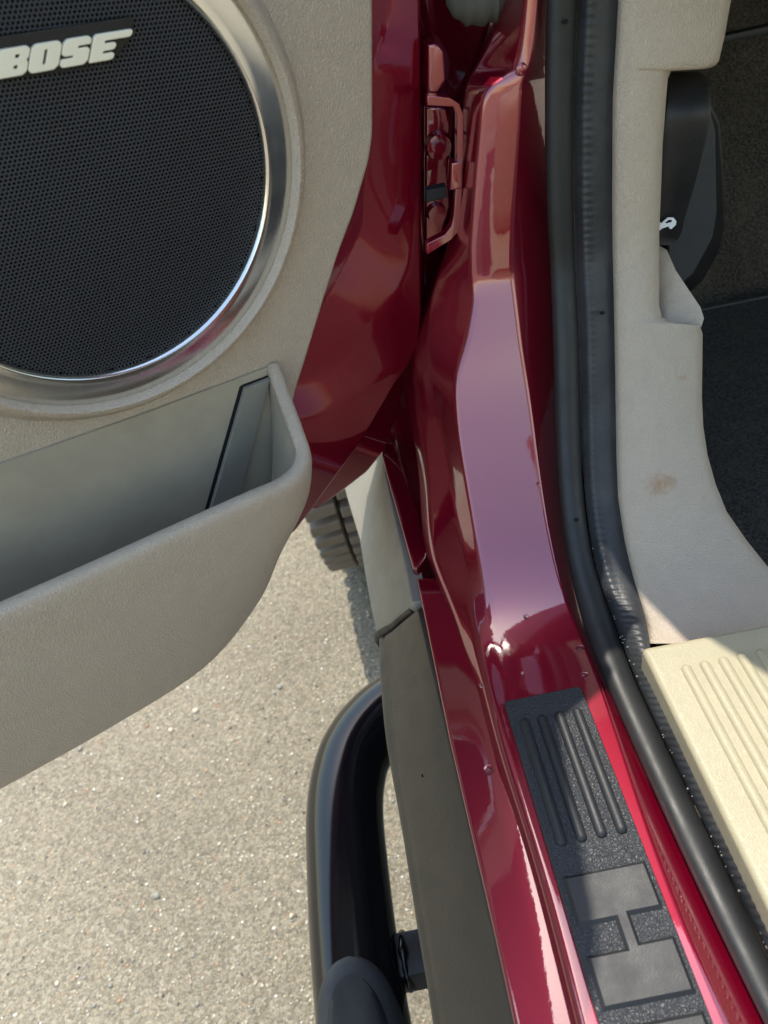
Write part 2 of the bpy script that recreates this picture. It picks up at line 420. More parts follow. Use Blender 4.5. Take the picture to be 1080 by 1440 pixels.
r4 = smooth_rail([(0.0555,0.0015,0.7),(0.0539,0.0427,0.6998),(0.0522,0.0882,0.6995),(0.0513,0.1117,0.6993),(0.0504,0.1342,0.6992),(0.0496,0.1553,0.6991),(0.0487,0.1781,0.699),(0.0479,0.2051,0.6988),(0.0475,0.23,0.6988),(0.0471,0.2519,0.6988),(0.0474,0.2752,0.6988),(0.0476,0.2974,0.699),(0.0487,0.3147,0.6991),(0.0502,0.3267,0.6992),(0.0519,0.3416,0.7),(0.0532,0.3533,0.7017),(0.0544,0.3666,0.7043),(0.0554,0.3786,0.7082),(0.056,0.3897,0.7135),(0.0565,0.4006,0.7203),(0.0568,0.4109,0.7279),(0.0569,0.42,0.7361),(0.057,0.4295,0.7463),(0.0573,0.4383,0.7571),(0.0576,0.4467,0.7682),(0.0578,0.4547,0.7795),(0.0581,0.4623,0.7911),(0.0585,0.4694,0.8029),(0.0596,0.4753,0.8132),(0.0605,0.4804,0.8227),(0.0622,0.4851,0.8322),(0.0636,0.4889,0.8408),(0.0666,0.4918,0.8477),(0.0693,0.4944,0.8541),(0.0743,0.4978,0.8625),(0.0793,0.5013,0.8707),(0.0831,0.5057,0.8809),(0.0864,0.5094,0.8897),(0.0888,0.5121,0.8963),(0.0886,0.5148,0.9034),(0.0884,0.5156,0.9074),(0.0883,0.5158,0.9112),(0.0887,0.5159,0.9159),(0.089,0.5161,0.9205),(0.0894,0.5163,0.926),(0.0899,0.5165,0.9315),(0.0916,0.5168,0.9412),(0.0936,0.5173,0.9529),(0.097,0.5182,0.9732),(0.1,0.5189,0.9882),(0.1033,0.5196,1.005),(0.1056,0.5202,1.017),(0.107,0.5206,1.023),(0.111,0.5207,1.026),(0.1137,0.5208,1.028),(0.1202,0.5209,1.031),(0.1275,0.521,1.032),(0.1307,0.5212,1.036),(0.1327,0.5216,1.043),(0.1345,0.5222,1.054),(0.1372,0.5229,1.068),(0.139,0.524,1.088),(0.1407,0.525,1.107)], 1); r5 = smooth_rail([(0.1085,-0.0054,0.7),(0.1076,0.0349,0.7),(0.1067,0.0792,0.6999),(0.1062,0.1021,0.6998),(0.1057,0.1241,0.6998),(0.1053,0.1446,0.6997),(0.1055,0.1667,0.6997),(0.1062,0.1927,0.6996),(0.1077,0.2165,0.6996),(0.1093,0.2375,0.6996),(0.1109,0.2599,0.6997),(0.1124,0.2812,0.6998),(0.1135,0.2981,0.7),(0.1137,0.31,0.7001),(0.1139,0.3255,0.7002),(0.1139,0.338,0.7007),(0.1134,0.3522,0.7025),(0.1127,0.3655,0.7052),(0.1123,0.3779,0.7091),(0.1117,0.3899,0.7149),(0.1122,0.4008,0.7217),(0.1126,0.4105,0.7291),(0.1129,0.4207,0.7385),(0.1135,0.43,0.7487),(0.1141,0.4386,0.7595),(0.1147,0.4468,0.7705),(0.1153,0.4547,0.7818),(0.1161,0.4621,0.7933),(0.1166,0.4683,0.8035),(0.1169,0.4736,0.813),(0.1172,0.4787,0.8225),(0.1171,0.4831,0.8313),(0.117,0.4864,0.8386),(0.1169,0.4893,0.8456),(0.1166,0.4932,0.855),(0.1167,0.4969,0.8642),(0.1169,0.5016,0.8751),(0.1171,0.5056,0.8845),(0.1172,0.5085,0.8915),(0.1174,0.5113,0.8985),(0.1175,0.5127,0.9022),(0.1177,0.5137,0.9055),(0.1177,0.5142,0.9102),(0.1177,0.5143,0.9149),(0.1183,0.5145,0.9205),(0.1189,0.5147,0.926),(0.1199,0.515,0.9358),(0.1214,0.5154,0.9477),(0.124,0.5162,0.9682),(0.1261,0.5169,0.9835),(0.1284,0.5176,1),(0.1301,0.5182,1.012),(0.131,0.5185,1.019),(0.1315,0.5187,1.022),(0.1318,0.5188,1.025),(0.1336,0.5189,1.028),(0.1355,0.5191,1.031),(0.138,0.5193,1.035),(0.1399,0.5196,1.042),(0.1418,0.5201,1.053),(0.1442,0.5209,1.067),(0.1464,0.5219,1.087),(0.1485,0.5229,1.106)], 1); r6 = smooth_rail([(0.1332,-0.0084,0.691),(0.1307,0.0325,0.691),(0.128,0.0777,0.6909),(0.1266,0.101,0.6908),(0.1253,0.1235,0.6908),(0.124,0.1444,0.6907),(0.1232,0.167,0.6907),(0.1221,0.1937,0.6906),(0.1217,0.2183,0.6906),(0.1215,0.24,0.6906),(0.1213,0.2632,0.6907),(0.121,0.2853,0.6908),(0.1207,0.3028,0.691),(0.1205,0.315,0.6911),(0.1216,0.3322,0.6891),(0.1223,0.3459,0.6885),(0.1228,0.3614,0.6888),(0.124,0.3757,0.6902),(0.1249,0.389,0.6934),(0.1261,0.4018,0.6983),(0.1275,0.4139,0.7042),(0.1287,0.4249,0.7108),(0.1304,0.4367,0.7191),(0.1324,0.4476,0.7283),(0.1341,0.4577,0.7384),(0.1355,0.4663,0.7498),(0.1373,0.4746,0.7613),(0.1391,0.4824,0.773),(0.1405,0.4889,0.7835),(0.1422,0.4945,0.7931),(0.1437,0.4999,0.8028),(0.1451,0.5046,0.8115),(0.1462,0.5082,0.8189),(0.1471,0.5114,0.8259),(0.1482,0.5154,0.8354),(0.1492,0.5193,0.8449),(0.1505,0.524,0.8563),(0.1516,0.5281,0.866),(0.1524,0.5312,0.8732),(0.1532,0.5342,0.8804),(0.1535,0.5358,0.8842),(0.1537,0.5371,0.8876),(0.154,0.5388,0.8919),(0.1542,0.5403,0.8963),(0.1544,0.5415,0.9019),(0.1543,0.5421,0.9077),(0.154,0.5424,0.9184),(0.1537,0.5429,0.9314),(0.1538,0.5437,0.9538),(0.1539,0.5444,0.9704),(0.1543,0.5451,0.9885),(0.1548,0.5457,1.002),(0.1551,0.546,1.009),(0.1552,0.5462,1.012),(0.1553,0.5463,1.015),(0.1555,0.5465,1.019),(0.1556,0.5467,1.022),(0.1559,0.5469,1.027),(0.1564,0.5473,1.034),(0.1571,0.5478,1.046),(0.1581,0.5486,1.061),(0.1596,0.5497,1.082),(0.1611,0.5508,1.103)]); r7 = smooth_rail([(0.1412,-0.0093,0.687),(0.1395,0.0317,0.6868),(0.1376,0.0771,0.6865),(0.1367,0.1005,0.6864),(0.1357,0.123,0.6862),(0.1349,0.144,0.6861),(0.1344,0.1667,0.686),(0.1339,0.1935,0.6859),(0.134,0.2182,0.6858),(0.1341,0.24,0.6857),(0.1343,0.2633,0.6858),(0.1345,0.2854,0.6859),(0.1345,0.303,0.6861),(0.1345,0.3152,0.6861),(0.136,0.3326,0.6839),(0.137,0.3464,0.683),(0.1378,0.3622,0.6832),(0.1394,0.3767,0.6844),(0.1405,0.3902,0.6874),(0.1419,0.4032,0.6922),(0.1435,0.4155,0.698),(0.1448,0.4267,0.7045),(0.1467,0.4387,0.7127),(0.1488,0.4499,0.7218),(0.1506,0.4602,0.7319),(0.152,0.469,0.7433),(0.1539,0.4774,0.7548),(0.1556,0.4854,0.7666),(0.1571,0.4921,0.7771),(0.1587,0.4979,0.7868),(0.1603,0.5034,0.7965),(0.1616,0.5081,0.8054),(0.1627,0.5119,0.8128),(0.1636,0.5152,0.8198),(0.1647,0.5194,0.8294),(0.1656,0.5234,0.839),(0.1668,0.5281,0.8506),(0.1678,0.5322,0.8604),(0.1686,0.5353,0.8677),(0.1693,0.5384,0.8749),(0.1696,0.54,0.8788),(0.1698,0.5414,0.8822),(0.1701,0.5431,0.8866),(0.1703,0.5448,0.8909),(0.1705,0.5465,0.8964),(0.1705,0.5476,0.9021),(0.1702,0.5482,0.9128),(0.1696,0.5487,0.9261),(0.1693,0.5495,0.9488),(0.1692,0.5502,0.9657),(0.1693,0.5509,0.9841),(0.1696,0.5515,0.9974),(0.1698,0.5519,1.005),(0.1699,0.552,1.009),(0.1699,0.5522,1.011),(0.17,0.5524,1.015),(0.1701,0.5525,1.019),(0.1703,0.5527,1.024),(0.1707,0.5531,1.031),(0.1713,0.5537,1.043),(0.172,0.5544,1.058),(0.1732,0.5556,1.079),(0.1743,0.5567,1.1)])
rows = []
for i in range(len(L2)):
    pts = [L2[i] + Vector((-0.004, 0.03, -0.02)), L2[i], R2[i], r4[i], r5[i], r6[i], r7[i]]
    rows.append(section(pts, [0, 0.006, 0.005, 0.0045, 0.0022, 0.004, 0]))
cols = list(zip(*rows))
cols = [cr(c, 3) for c in cols]
rows = list(zip(*cols))
body = link('body_opening', grid_mesh('body_opening', rows), PAINT, car, 60)
tag(body, 'dark red glossy door sill rising into the hinge pillar')

# rocker flange: the painted lip outside the sill
ra = [(0.0062,0.0082,0.6862),(0.0062,0.0512,0.6862),(0.0062,0.0985,0.6862),(0.0062,0.1229,0.6862),(0.0063,0.1463,0.6862),(0.0063,0.1681,0.6862),(0.0061,0.1918,0.6862),(0.0057,0.2198,0.6862),(0.0054,0.2457,0.6862),(0.0052,0.2686,0.6862),(0.0049,0.2931,0.6862),(0.0052,0.3164,0.6862),(0.0054,0.3349,0.6862),(0.0056,0.3478,0.6862),(0.0058,0.3645,0.6862),(0.0059,0.3784,0.6862),(0.0061,0.3951,0.6862),(0.0063,0.4118,0.6862),(0.0065,0.4291,0.6862),(0.0068,0.4481,0.6862)]; rl = [(0.0317,0.0048,0.6892),(0.0327,0.047,0.6892),(0.0338,0.0934,0.6892),(0.0344,0.1173,0.6892),(0.035,0.1402,0.6892),(0.0355,0.1615,0.6892),(0.0357,0.1847,0.6892),(0.036,0.2122,0.6892),(0.0337,0.238,0.6892),(0.0316,0.2609,0.6892),(0.0319,0.2849,0.6892),(0.0321,0.3078,0.6892),(0.0327,0.3259,0.6892),(0.0315,0.3389,0.6892),(0.0291,0.3561,0.6892),(0.0292,0.3698,0.6892),(0.0294,0.3863,0.6892),(0.0288,0.4029,0.6892),(0.0274,0.4204,0.6892),(0.0257,0.4397,0.6892)]
ra = [Vector(p) for p in ra]; rl = [Vector(p) for p in rl]
rows = []
for i in range(len(ra)):
    a, b = ra[i], rl[i]
    mid = a.lerp(b, 0.5)
    rows.append(section([a + Vector((-0.001, 0, -0.05)), a + Vector((0, 0, 0.0)), a.lerp(b, 0.22), mid, b + Vector((0.001, 0, 0.00015)), b + Vector((0.006, 0, -0.012))],
                        [0, 0.0026, 0.003, 0.003, 0.0015, 0]))
f = rows[-1]
rows.append([p + Vector((0, 0.003, -0.002)) for p in f]); rows.append([p + Vector((0, 0.004, -0.045)) for p in f])
rk = link('rocker_flange', grid_mesh('rocker_flange', rows), PAINT, car, 50)

# rear end of the front fender beside the rocker
fp = [(-0.0007,0.648,0.69),(-0.0006,0.6252,0.69),(0.0009,0.5752,0.69),(0.0033,0.5185,0.69),(0.0055,0.4602,0.69),(0.0087,0.4575,0.69),(0.018,0.4688,0.69),(0.0214,0.4777,0.69),(0.0207,0.516,0.69),(0.0196,0.5601,0.69),(0.0172,0.6007,0.69),(0.0157,0.642,0.69)]
fe = link('front_fender', plane_prism('front_fender', fp, 0.0, 0.0025, back=0.10), PAINT, car, 50)
inner = grid_mesh('inner_fender', [cr([(-0.012, 0.66, z), (0.02, 0.652, z), (0.05, 0.668, z), (0.08, 0.66, z), (0.11, 0.69, z), (0.20, 0.70, z)], 6) for z in (0.45, 0.6, 0.75, 0.9, 1.1, 1.35)])
link('inner_fender', inner, PAINT, car, 60)
inner2 = grid_mesh('fender_return', [[(0.022 - 0.01 * k, 0.47 + 0.07 * k, z) for k in range(4)] for z in (0.45, 0.60, 0.655)])
link('fender_return', inner2, PAINT, car, 60)

# ------------------------------------------------------------------ door seal
SLr = [(0.1307,-0.0082,0.697),(0.1282,0.0322,0.697),(0.1254,0.0768,0.6969),(0.124,0.0999,0.6968),(0.1226,0.122,0.6968),(0.1214,0.1427,0.6967),(0.1205,0.165,0.6967),(0.1194,0.1914,0.6966),(0.119,0.2157,0.6966),(0.1187,0.2371,0.6966),(0.1184,0.26,0.6967),(0.1181,0.2819,0.6968),(0.1178,0.2992,0.697),(0.1176,0.3112,0.6971),(0.1181,0.3267,0.6972),(0.1184,0.3392,0.6978),(0.1184,0.3533,0.6997),(0.1193,0.3663,0.7023),(0.1199,0.3786,0.7062),(0.1208,0.3903,0.7117),(0.1219,0.4012,0.7184),(0.1228,0.411,0.7257),(0.1241,0.4213,0.7348),(0.1257,0.4306,0.7448),(0.1271,0.4393,0.7554),(0.1283,0.4475,0.7664),(0.1301,0.4553,0.7774),(0.1318,0.4628,0.7887),(0.1332,0.469,0.7989),(0.1347,0.4743,0.8081),(0.1362,0.4794,0.8174),(0.1375,0.4838,0.8259),(0.1385,0.4872,0.833),(0.1394,0.4901,0.8397),(0.1404,0.494,0.8489),(0.1414,0.4976,0.8581),(0.1426,0.5022,0.8689),(0.1437,0.5061,0.8782),(0.1445,0.5091,0.8851),(0.1452,0.5119,0.892),(0.1455,0.5134,0.8957),(0.1457,0.5147,0.8989),(0.146,0.5162,0.9031),(0.1461,0.517,0.9076),(0.1459,0.5172,0.9133),(0.1458,0.5174,0.9191),(0.1455,0.5178,0.9293),(0.1452,0.5182,0.9417),(0.1454,0.519,0.963),(0.1455,0.5197,0.9788),(0.1459,0.5204,0.9961),(0.1464,0.521,1.008),(0.1467,0.5213,1.015),(0.1469,0.5215,1.019),(0.147,0.5216,1.021),(0.1471,0.5218,1.025),(0.1473,0.5219,1.028),(0.1476,0.5222,1.033),(0.148,0.5225,1.04),(0.1487,0.5231,1.051),(0.1497,0.5238,1.065),(0.1512,0.5249,1.086),(0.1526,0.5259,1.105)]; SLn = [(0.1278,-0.008,0.707),(0.1253,0.0315,0.707),(0.1227,0.0751,0.7069),(0.1213,0.0977,0.7069),(0.1199,0.1193,0.7068),(0.1187,0.1395,0.7067),(0.1178,0.1614,0.7067),(0.1168,0.1872,0.7066),(0.1163,0.2109,0.7066),(0.1161,0.2319,0.7066),(0.1158,0.2543,0.7066),(0.1155,0.2757,0.7067),(0.1152,0.2926,0.7069),(0.115,0.3044,0.7071),(0.1155,0.3196,0.7071),(0.1159,0.3321,0.7074),(0.116,0.3462,0.7087),(0.117,0.3592,0.7109),(0.1177,0.3717,0.7143),(0.1187,0.3835,0.7194),(0.1198,0.3943,0.7258),(0.1207,0.404,0.7329),(0.122,0.4142,0.7418),(0.1236,0.4233,0.7517),(0.1249,0.4318,0.7621),(0.1261,0.4399,0.7729),(0.1279,0.4476,0.7838),(0.1295,0.4549,0.7949),(0.1309,0.4609,0.8049),(0.1324,0.4662,0.814),(0.1339,0.4711,0.8232),(0.1351,0.4754,0.8315),(0.1361,0.4787,0.8385),(0.1369,0.4816,0.8452),(0.138,0.4853,0.8542),(0.1389,0.4889,0.8632),(0.1401,0.4934,0.8738),(0.1412,0.4973,0.883),(0.1419,0.5002,0.8897),(0.1427,0.503,0.8965),(0.143,0.5044,0.9001),(0.1432,0.5057,0.9033),(0.1434,0.507,0.9075),(0.1433,0.5072,0.9122),(0.1431,0.5074,0.9179),(0.143,0.5076,0.9235),(0.1427,0.5079,0.9335),(0.1424,0.5083,0.9456),(0.1426,0.5092,0.9665),(0.1427,0.5098,0.982),(0.1431,0.5106,0.999),(0.1436,0.5111,1.011),(0.1439,0.5114,1.018),(0.1441,0.5116,1.022),(0.1442,0.5117,1.024),(0.1443,0.5119,1.028),(0.1445,0.512,1.031),(0.1448,0.5123,1.035),(0.1452,0.5126,1.042),(0.1459,0.5131,1.053),(0.1468,0.5139,1.067),(0.1483,0.5149,1.087),(0.1497,0.5159,1.106)]
CRr = [(0.1422,-0.0097,0.697),(0.1413,0.0303,0.697),(0.1404,0.0744,0.6969),(0.1399,0.0972,0.6969),(0.1395,0.119,0.6968),(0.139,0.1394,0.6967),(0.1387,0.1614,0.6967),(0.1383,0.1875,0.6966),(0.1379,0.2116,0.6966),(0.1375,0.2329,0.6966),(0.1372,0.2557,0.6966),(0.137,0.2773,0.6968),(0.1368,0.2945,0.6969),(0.1368,0.3064,0.6971),(0.1381,0.3216,0.6971),(0.1391,0.3341,0.6975),(0.1399,0.3481,0.6989),(0.14,0.3615,0.7012),(0.1397,0.3744,0.7046),(0.1398,0.3867,0.7098),(0.1402,0.398,0.7163),(0.1407,0.408,0.7233),(0.1424,0.4185,0.7322),(0.1437,0.4281,0.742),(0.145,0.4369,0.7524),(0.1465,0.4452,0.7633),(0.1488,0.4531,0.7742),(0.151,0.4606,0.7853),(0.1527,0.4669,0.7953),(0.1543,0.4723,0.8045),(0.1557,0.4775,0.8138),(0.1569,0.4819,0.8222),(0.1579,0.4855,0.8293),(0.1588,0.4885,0.836),(0.1598,0.4924,0.8452),(0.1608,0.4961,0.8543),(0.1617,0.5006,0.8653),(0.1623,0.5046,0.8747),(0.1628,0.5076,0.8817),(0.1632,0.5105,0.8886),(0.1635,0.5121,0.8923),(0.1638,0.5134,0.8955),(0.1641,0.5149,0.8996),(0.1644,0.5164,0.9038),(0.1644,0.5172,0.9093),(0.1642,0.5173,0.9151),(0.164,0.5176,0.9254),(0.1636,0.5181,0.9378),(0.164,0.5189,0.9592),(0.1642,0.5195,0.975),(0.1645,0.5203,0.9924),(0.1648,0.5208,1.005),(0.165,0.5212,1.012),(0.1652,0.5213,1.016),(0.1654,0.5214,1.018),(0.1656,0.5216,1.022),(0.1659,0.5218,1.025),(0.1662,0.522,1.03),(0.1666,0.5223,1.036),(0.1674,0.5229,1.048),(0.1684,0.5236,1.062),(0.1696,0.5247,1.082),(0.1707,0.5257,1.102)]; CRn = [(0.1391,-0.0095,0.707),(0.1382,0.0297,0.707),(0.1373,0.0728,0.7069),(0.1368,0.095,0.7069),(0.1364,0.1164,0.7068),(0.136,0.1363,0.7068),(0.1356,0.1579,0.7067),(0.1352,0.1834,0.7066),(0.1348,0.2069,0.7066),(0.1345,0.2277,0.7066),(0.1342,0.2501,0.7066),(0.134,0.2712,0.7067),(0.1338,0.288,0.7068),(0.1338,0.2997,0.707),(0.1351,0.3145,0.7071),(0.1361,0.3269,0.7072),(0.137,0.3411,0.7081),(0.1372,0.3544,0.71),(0.1371,0.3674,0.7129),(0.1374,0.3798,0.7176),(0.1378,0.3911,0.7237),(0.1383,0.4011,0.7306),(0.14,0.4114,0.7392),(0.1413,0.4209,0.7489),(0.1426,0.4295,0.7592),(0.144,0.4377,0.7699),(0.1463,0.4454,0.7806),(0.1484,0.4527,0.7916),(0.1501,0.4589,0.8014),(0.1516,0.4642,0.8105),(0.153,0.4692,0.8196),(0.1542,0.4736,0.8279),(0.1552,0.477,0.8349),(0.156,0.48,0.8415),(0.157,0.4838,0.8505),(0.158,0.4874,0.8595),(0.1589,0.4919,0.8703),(0.1595,0.4958,0.8795),(0.1599,0.4987,0.8863),(0.1603,0.5016,0.8932),(0.1606,0.5031,0.8968),(0.1609,0.5044,0.8999),(0.1612,0.5059,0.904),(0.1614,0.5071,0.9083),(0.1613,0.5072,0.914),(0.1611,0.5074,0.9196),(0.1608,0.5078,0.9296),(0.1605,0.5082,0.9419),(0.1609,0.509,0.9628),(0.1611,0.5097,0.9783),(0.1614,0.5104,0.9954),(0.1616,0.511,1.008),(0.1618,0.5113,1.014),(0.1621,0.5114,1.018),(0.1622,0.5115,1.02),(0.1625,0.5117,1.024),(0.1627,0.5119,1.027),(0.163,0.5121,1.032),(0.1635,0.5124,1.038),(0.1643,0.513,1.049),(0.1652,0.5137,1.063),(0.1664,0.5147,1.084),(0.1675,0.5158,1.103)]
C2r = [(0.1417,-0.0097,0.7),(0.141,0.0301,0.6998),(0.1402,0.0739,0.6995),(0.1398,0.0965,0.6994),(0.1394,0.1182,0.6992),(0.139,0.1385,0.6991),(0.1387,0.1605,0.699),(0.1383,0.1864,0.6989),(0.138,0.2104,0.6988),(0.1377,0.2316,0.6987),(0.1374,0.2543,0.6987),(0.1372,0.2759,0.6988),(0.1371,0.293,0.6989),(0.1371,0.3048,0.6991),(0.1387,0.3206,0.6982),(0.1399,0.3336,0.6977),(0.141,0.3483,0.6983),(0.1414,0.3623,0.6999),(0.1413,0.3758,0.7027),(0.1416,0.3885,0.7074),(0.1419,0.3998,0.7139),(0.1425,0.4099,0.721),(0.1442,0.4205,0.7299),(0.1455,0.4301,0.7397),(0.1468,0.439,0.7502),(0.1484,0.4474,0.7611),(0.1506,0.4553,0.7721),(0.1528,0.4629,0.7833),(0.1546,0.4692,0.7933),(0.1561,0.4746,0.8026),(0.1576,0.4798,0.8119),(0.1588,0.4843,0.8203),(0.1598,0.4879,0.8274),(0.1606,0.491,0.8342),(0.1617,0.4949,0.8434),(0.1627,0.4987,0.8525),(0.1636,0.5032,0.8636),(0.1642,0.5072,0.873),(0.1646,0.5102,0.8801),(0.1651,0.5131,0.887),(0.1654,0.5147,0.8907),(0.1657,0.516,0.8939),(0.166,0.5176,0.8981),(0.1663,0.5191,0.9023),(0.1664,0.5201,0.9078),(0.1662,0.5202,0.9136),(0.1659,0.5206,0.9239),(0.1656,0.521,0.9364),(0.1659,0.5218,0.9579),(0.1661,0.5225,0.9738),(0.1664,0.5232,0.9913),(0.1666,0.5238,1.004),(0.1668,0.5241,1.011),(0.1671,0.5243,1.015),(0.1672,0.5244,1.017),(0.1675,0.5246,1.021),(0.1677,0.5247,1.024),(0.168,0.525,1.029),(0.1685,0.5253,1.036),(0.1693,0.5258,1.047),(0.1703,0.5266,1.061),(0.1714,0.5277,1.082),(0.1725,0.5287,1.101)]; C2n = [(0.1386,-0.0094,0.71),(0.1379,0.0294,0.7098),(0.1371,0.0722,0.7095),(0.1367,0.0944,0.7094),(0.1363,0.1156,0.7092),(0.1359,0.1354,0.7091),(0.1356,0.1569,0.709),(0.1353,0.1823,0.7089),(0.1349,0.2058,0.7088),(0.1346,0.2265,0.7087),(0.1343,0.2487,0.7087),(0.1342,0.2698,0.7087),(0.1341,0.2865,0.7088),(0.1341,0.2981,0.709),(0.1356,0.3135,0.7082),(0.1369,0.3264,0.7075),(0.1382,0.3413,0.7075),(0.1386,0.3552,0.7087),(0.1387,0.3688,0.7109),(0.1391,0.3817,0.7152),(0.1395,0.393,0.7214),(0.1401,0.403,0.7283),(0.1417,0.4134,0.737),(0.1431,0.4229,0.7466),(0.1444,0.4316,0.757),(0.1459,0.4398,0.7677),(0.1481,0.4476,0.7785),(0.1502,0.455,0.7895),(0.1519,0.4611,0.7994),(0.1534,0.4665,0.8085),(0.1549,0.4716,0.8177),(0.1561,0.476,0.826),(0.157,0.4795,0.833),(0.1579,0.4825,0.8396),(0.1589,0.4863,0.8487),(0.1599,0.49,0.8577),(0.1608,0.4944,0.8686),(0.1614,0.4984,0.8779),(0.1618,0.5013,0.8847),(0.1622,0.5042,0.8916),(0.1625,0.5057,0.8952),(0.1628,0.507,0.8984),(0.1631,0.5086,0.9025),(0.1633,0.5099,0.9067),(0.1632,0.5102,0.9124),(0.1631,0.5104,0.918),(0.1628,0.5107,0.9281),(0.1624,0.5111,0.9404),(0.1628,0.512,0.9615),(0.163,0.5126,0.9772),(0.1633,0.5134,0.9943),(0.1635,0.5139,1.007),(0.1637,0.5142,1.014),(0.1639,0.5144,1.017),(0.1641,0.5145,1.02),(0.1643,0.5147,1.023),(0.1645,0.5148,1.026),(0.1648,0.5151,1.031),(0.1653,0.5154,1.038),(0.1661,0.5159,1.049),(0.167,0.5167,1.063),(0.1682,0.5177,1.083),(0.1693,0.5187,1.102)]
BGr = [(0.1425,-0.01,0.714),(0.1427,0.0283,0.7138),(0.1429,0.0704,0.7135),(0.143,0.0922,0.7134),(0.1431,0.1131,0.7133),(0.1432,0.1326,0.7131),(0.1433,0.1537,0.713),(0.1434,0.1787,0.7129),(0.1435,0.2018,0.7128),(0.1435,0.2221,0.7127),(0.1436,0.244,0.7127),(0.1435,0.2648,0.7127),(0.1445,0.2811,0.7128),(0.146,0.2921,0.7129),(0.1494,0.308,0.7106),(0.1541,0.3209,0.7086),(0.1598,0.3367,0.7059),(0.1626,0.3522,0.7046),(0.1648,0.3675,0.7043),(0.167,0.382,0.7065),(0.1681,0.3936,0.7124),(0.1689,0.404,0.7191),(0.1701,0.4149,0.7276),(0.1713,0.4249,0.7371),(0.1725,0.4341,0.7473),(0.1747,0.4425,0.7579),(0.1767,0.4505,0.7688),(0.1789,0.4582,0.7798),(0.1807,0.4646,0.7898),(0.1822,0.4702,0.7989),(0.1837,0.4755,0.8081),(0.1849,0.4801,0.8165),(0.1859,0.4837,0.8236),(0.1867,0.487,0.8302),(0.1877,0.4911,0.8393),(0.1886,0.4949,0.8485),(0.1896,0.4993,0.8595),(0.1904,0.5032,0.8689),(0.1911,0.5062,0.8759),(0.1918,0.5092,0.8828),(0.1922,0.5107,0.8865),(0.1925,0.5121,0.8897),(0.1928,0.5138,0.8938),(0.1932,0.5154,0.8979),(0.1936,0.5172,0.903),(0.1936,0.5181,0.9084),(0.1932,0.5184,0.9188),(0.1927,0.5188,0.9314),(0.1924,0.5196,0.9531),(0.1923,0.5203,0.9691),(0.1921,0.521,0.9868),(0.192,0.5216,0.9995),(0.1921,0.5219,1.006),(0.1923,0.5221,1.01),(0.1924,0.5222,1.012),(0.1926,0.5224,1.016),(0.1927,0.5225,1.02),(0.193,0.5227,1.024),(0.1933,0.5231,1.031),(0.1939,0.5236,1.042),(0.1946,0.5244,1.057),(0.1951,0.5254,1.078),(0.1955,0.5265,1.097)]; BGn = [(0.1392,-0.0098,0.724),(0.1394,0.0276,0.7238),(0.1396,0.0688,0.7235),(0.1397,0.0901,0.7234),(0.1398,0.1105,0.7233),(0.1399,0.1296,0.7231),(0.14,0.1502,0.723),(0.1401,0.1746,0.7229),(0.1402,0.1972,0.7228),(0.1403,0.2171,0.7227),(0.1403,0.2384,0.7227),(0.1402,0.2588,0.7227),(0.1412,0.2747,0.7228),(0.1427,0.2855,0.7228),(0.1461,0.3011,0.7205),(0.1506,0.3137,0.7186),(0.1563,0.3294,0.7156),(0.1593,0.3451,0.7136),(0.1617,0.3605,0.7129),(0.164,0.3752,0.7145),(0.1652,0.3867,0.72),(0.166,0.3971,0.7265),(0.1672,0.4079,0.7348),(0.1684,0.4178,0.744),(0.1695,0.4267,0.7541),(0.1717,0.435,0.7646),(0.1737,0.4428,0.7753),(0.1758,0.4504,0.7862),(0.1776,0.4567,0.7959),(0.1791,0.4621,0.8049),(0.1805,0.4673,0.814),(0.1817,0.4718,0.8223),(0.1827,0.4754,0.8292),(0.1835,0.4785,0.8357),(0.1844,0.4825,0.8447),(0.1853,0.4862,0.8537),(0.1862,0.4906,0.8646),(0.1871,0.4945,0.8738),(0.1878,0.4974,0.8807),(0.1885,0.5003,0.8875),(0.1888,0.5018,0.8911),(0.1891,0.5031,0.8942),(0.1895,0.5048,0.8982),(0.1898,0.5063,0.9023),(0.1901,0.5079,0.9074),(0.1899,0.5082,0.913),(0.1895,0.5086,0.9232),(0.189,0.509,0.9356),(0.1888,0.5098,0.9568),(0.1886,0.5104,0.9726),(0.1884,0.5112,0.9899),(0.1883,0.5117,1.002),(0.1884,0.512,1.009),(0.1886,0.5122,1.013),(0.1887,0.5123,1.015),(0.1889,0.5125,1.019),(0.1891,0.5126,1.022),(0.1893,0.5128,1.027),(0.1896,0.5132,1.034),(0.1902,0.5137,1.044),(0.1909,0.5144,1.059),(0.1914,0.5155,1.079),(0.1918,0.5165,1.099)]
SLr, SLn, CRr, CRn, C2r, C2n, BGr, BGn = [cr(smooth_rail(r, 3), 3) for r in (SLr, SLn, CRr, CRn, C2r, C2n, BGr, BGn)]
rows = []
for i in range(len(SLr)):
    na = (SLn[i] - SLr[i]) / 0.01; nb = (CRn[i] - CRr[i]) / 0.01
    wdt = (CRr[i] - SLr[i]).length; row = []
    for k in range(15):
        f = k / 14; ang = math.pi * f
        u = 0.5 - 0.5 * math.cos(ang)
        row.append(SLr[i].lerp(CRr[i], u) + na.lerp(nb, u) * (wdt * 0.46 * math.sin(ang) - 0.001))
    rows.append(row)
seal = link('door_seal', grid_mesh('door_seal', rows), RUBBER, car, 0)
seal.data.shade_smooth()
tag(seal, 'black rubber bulb seal around the door opening')

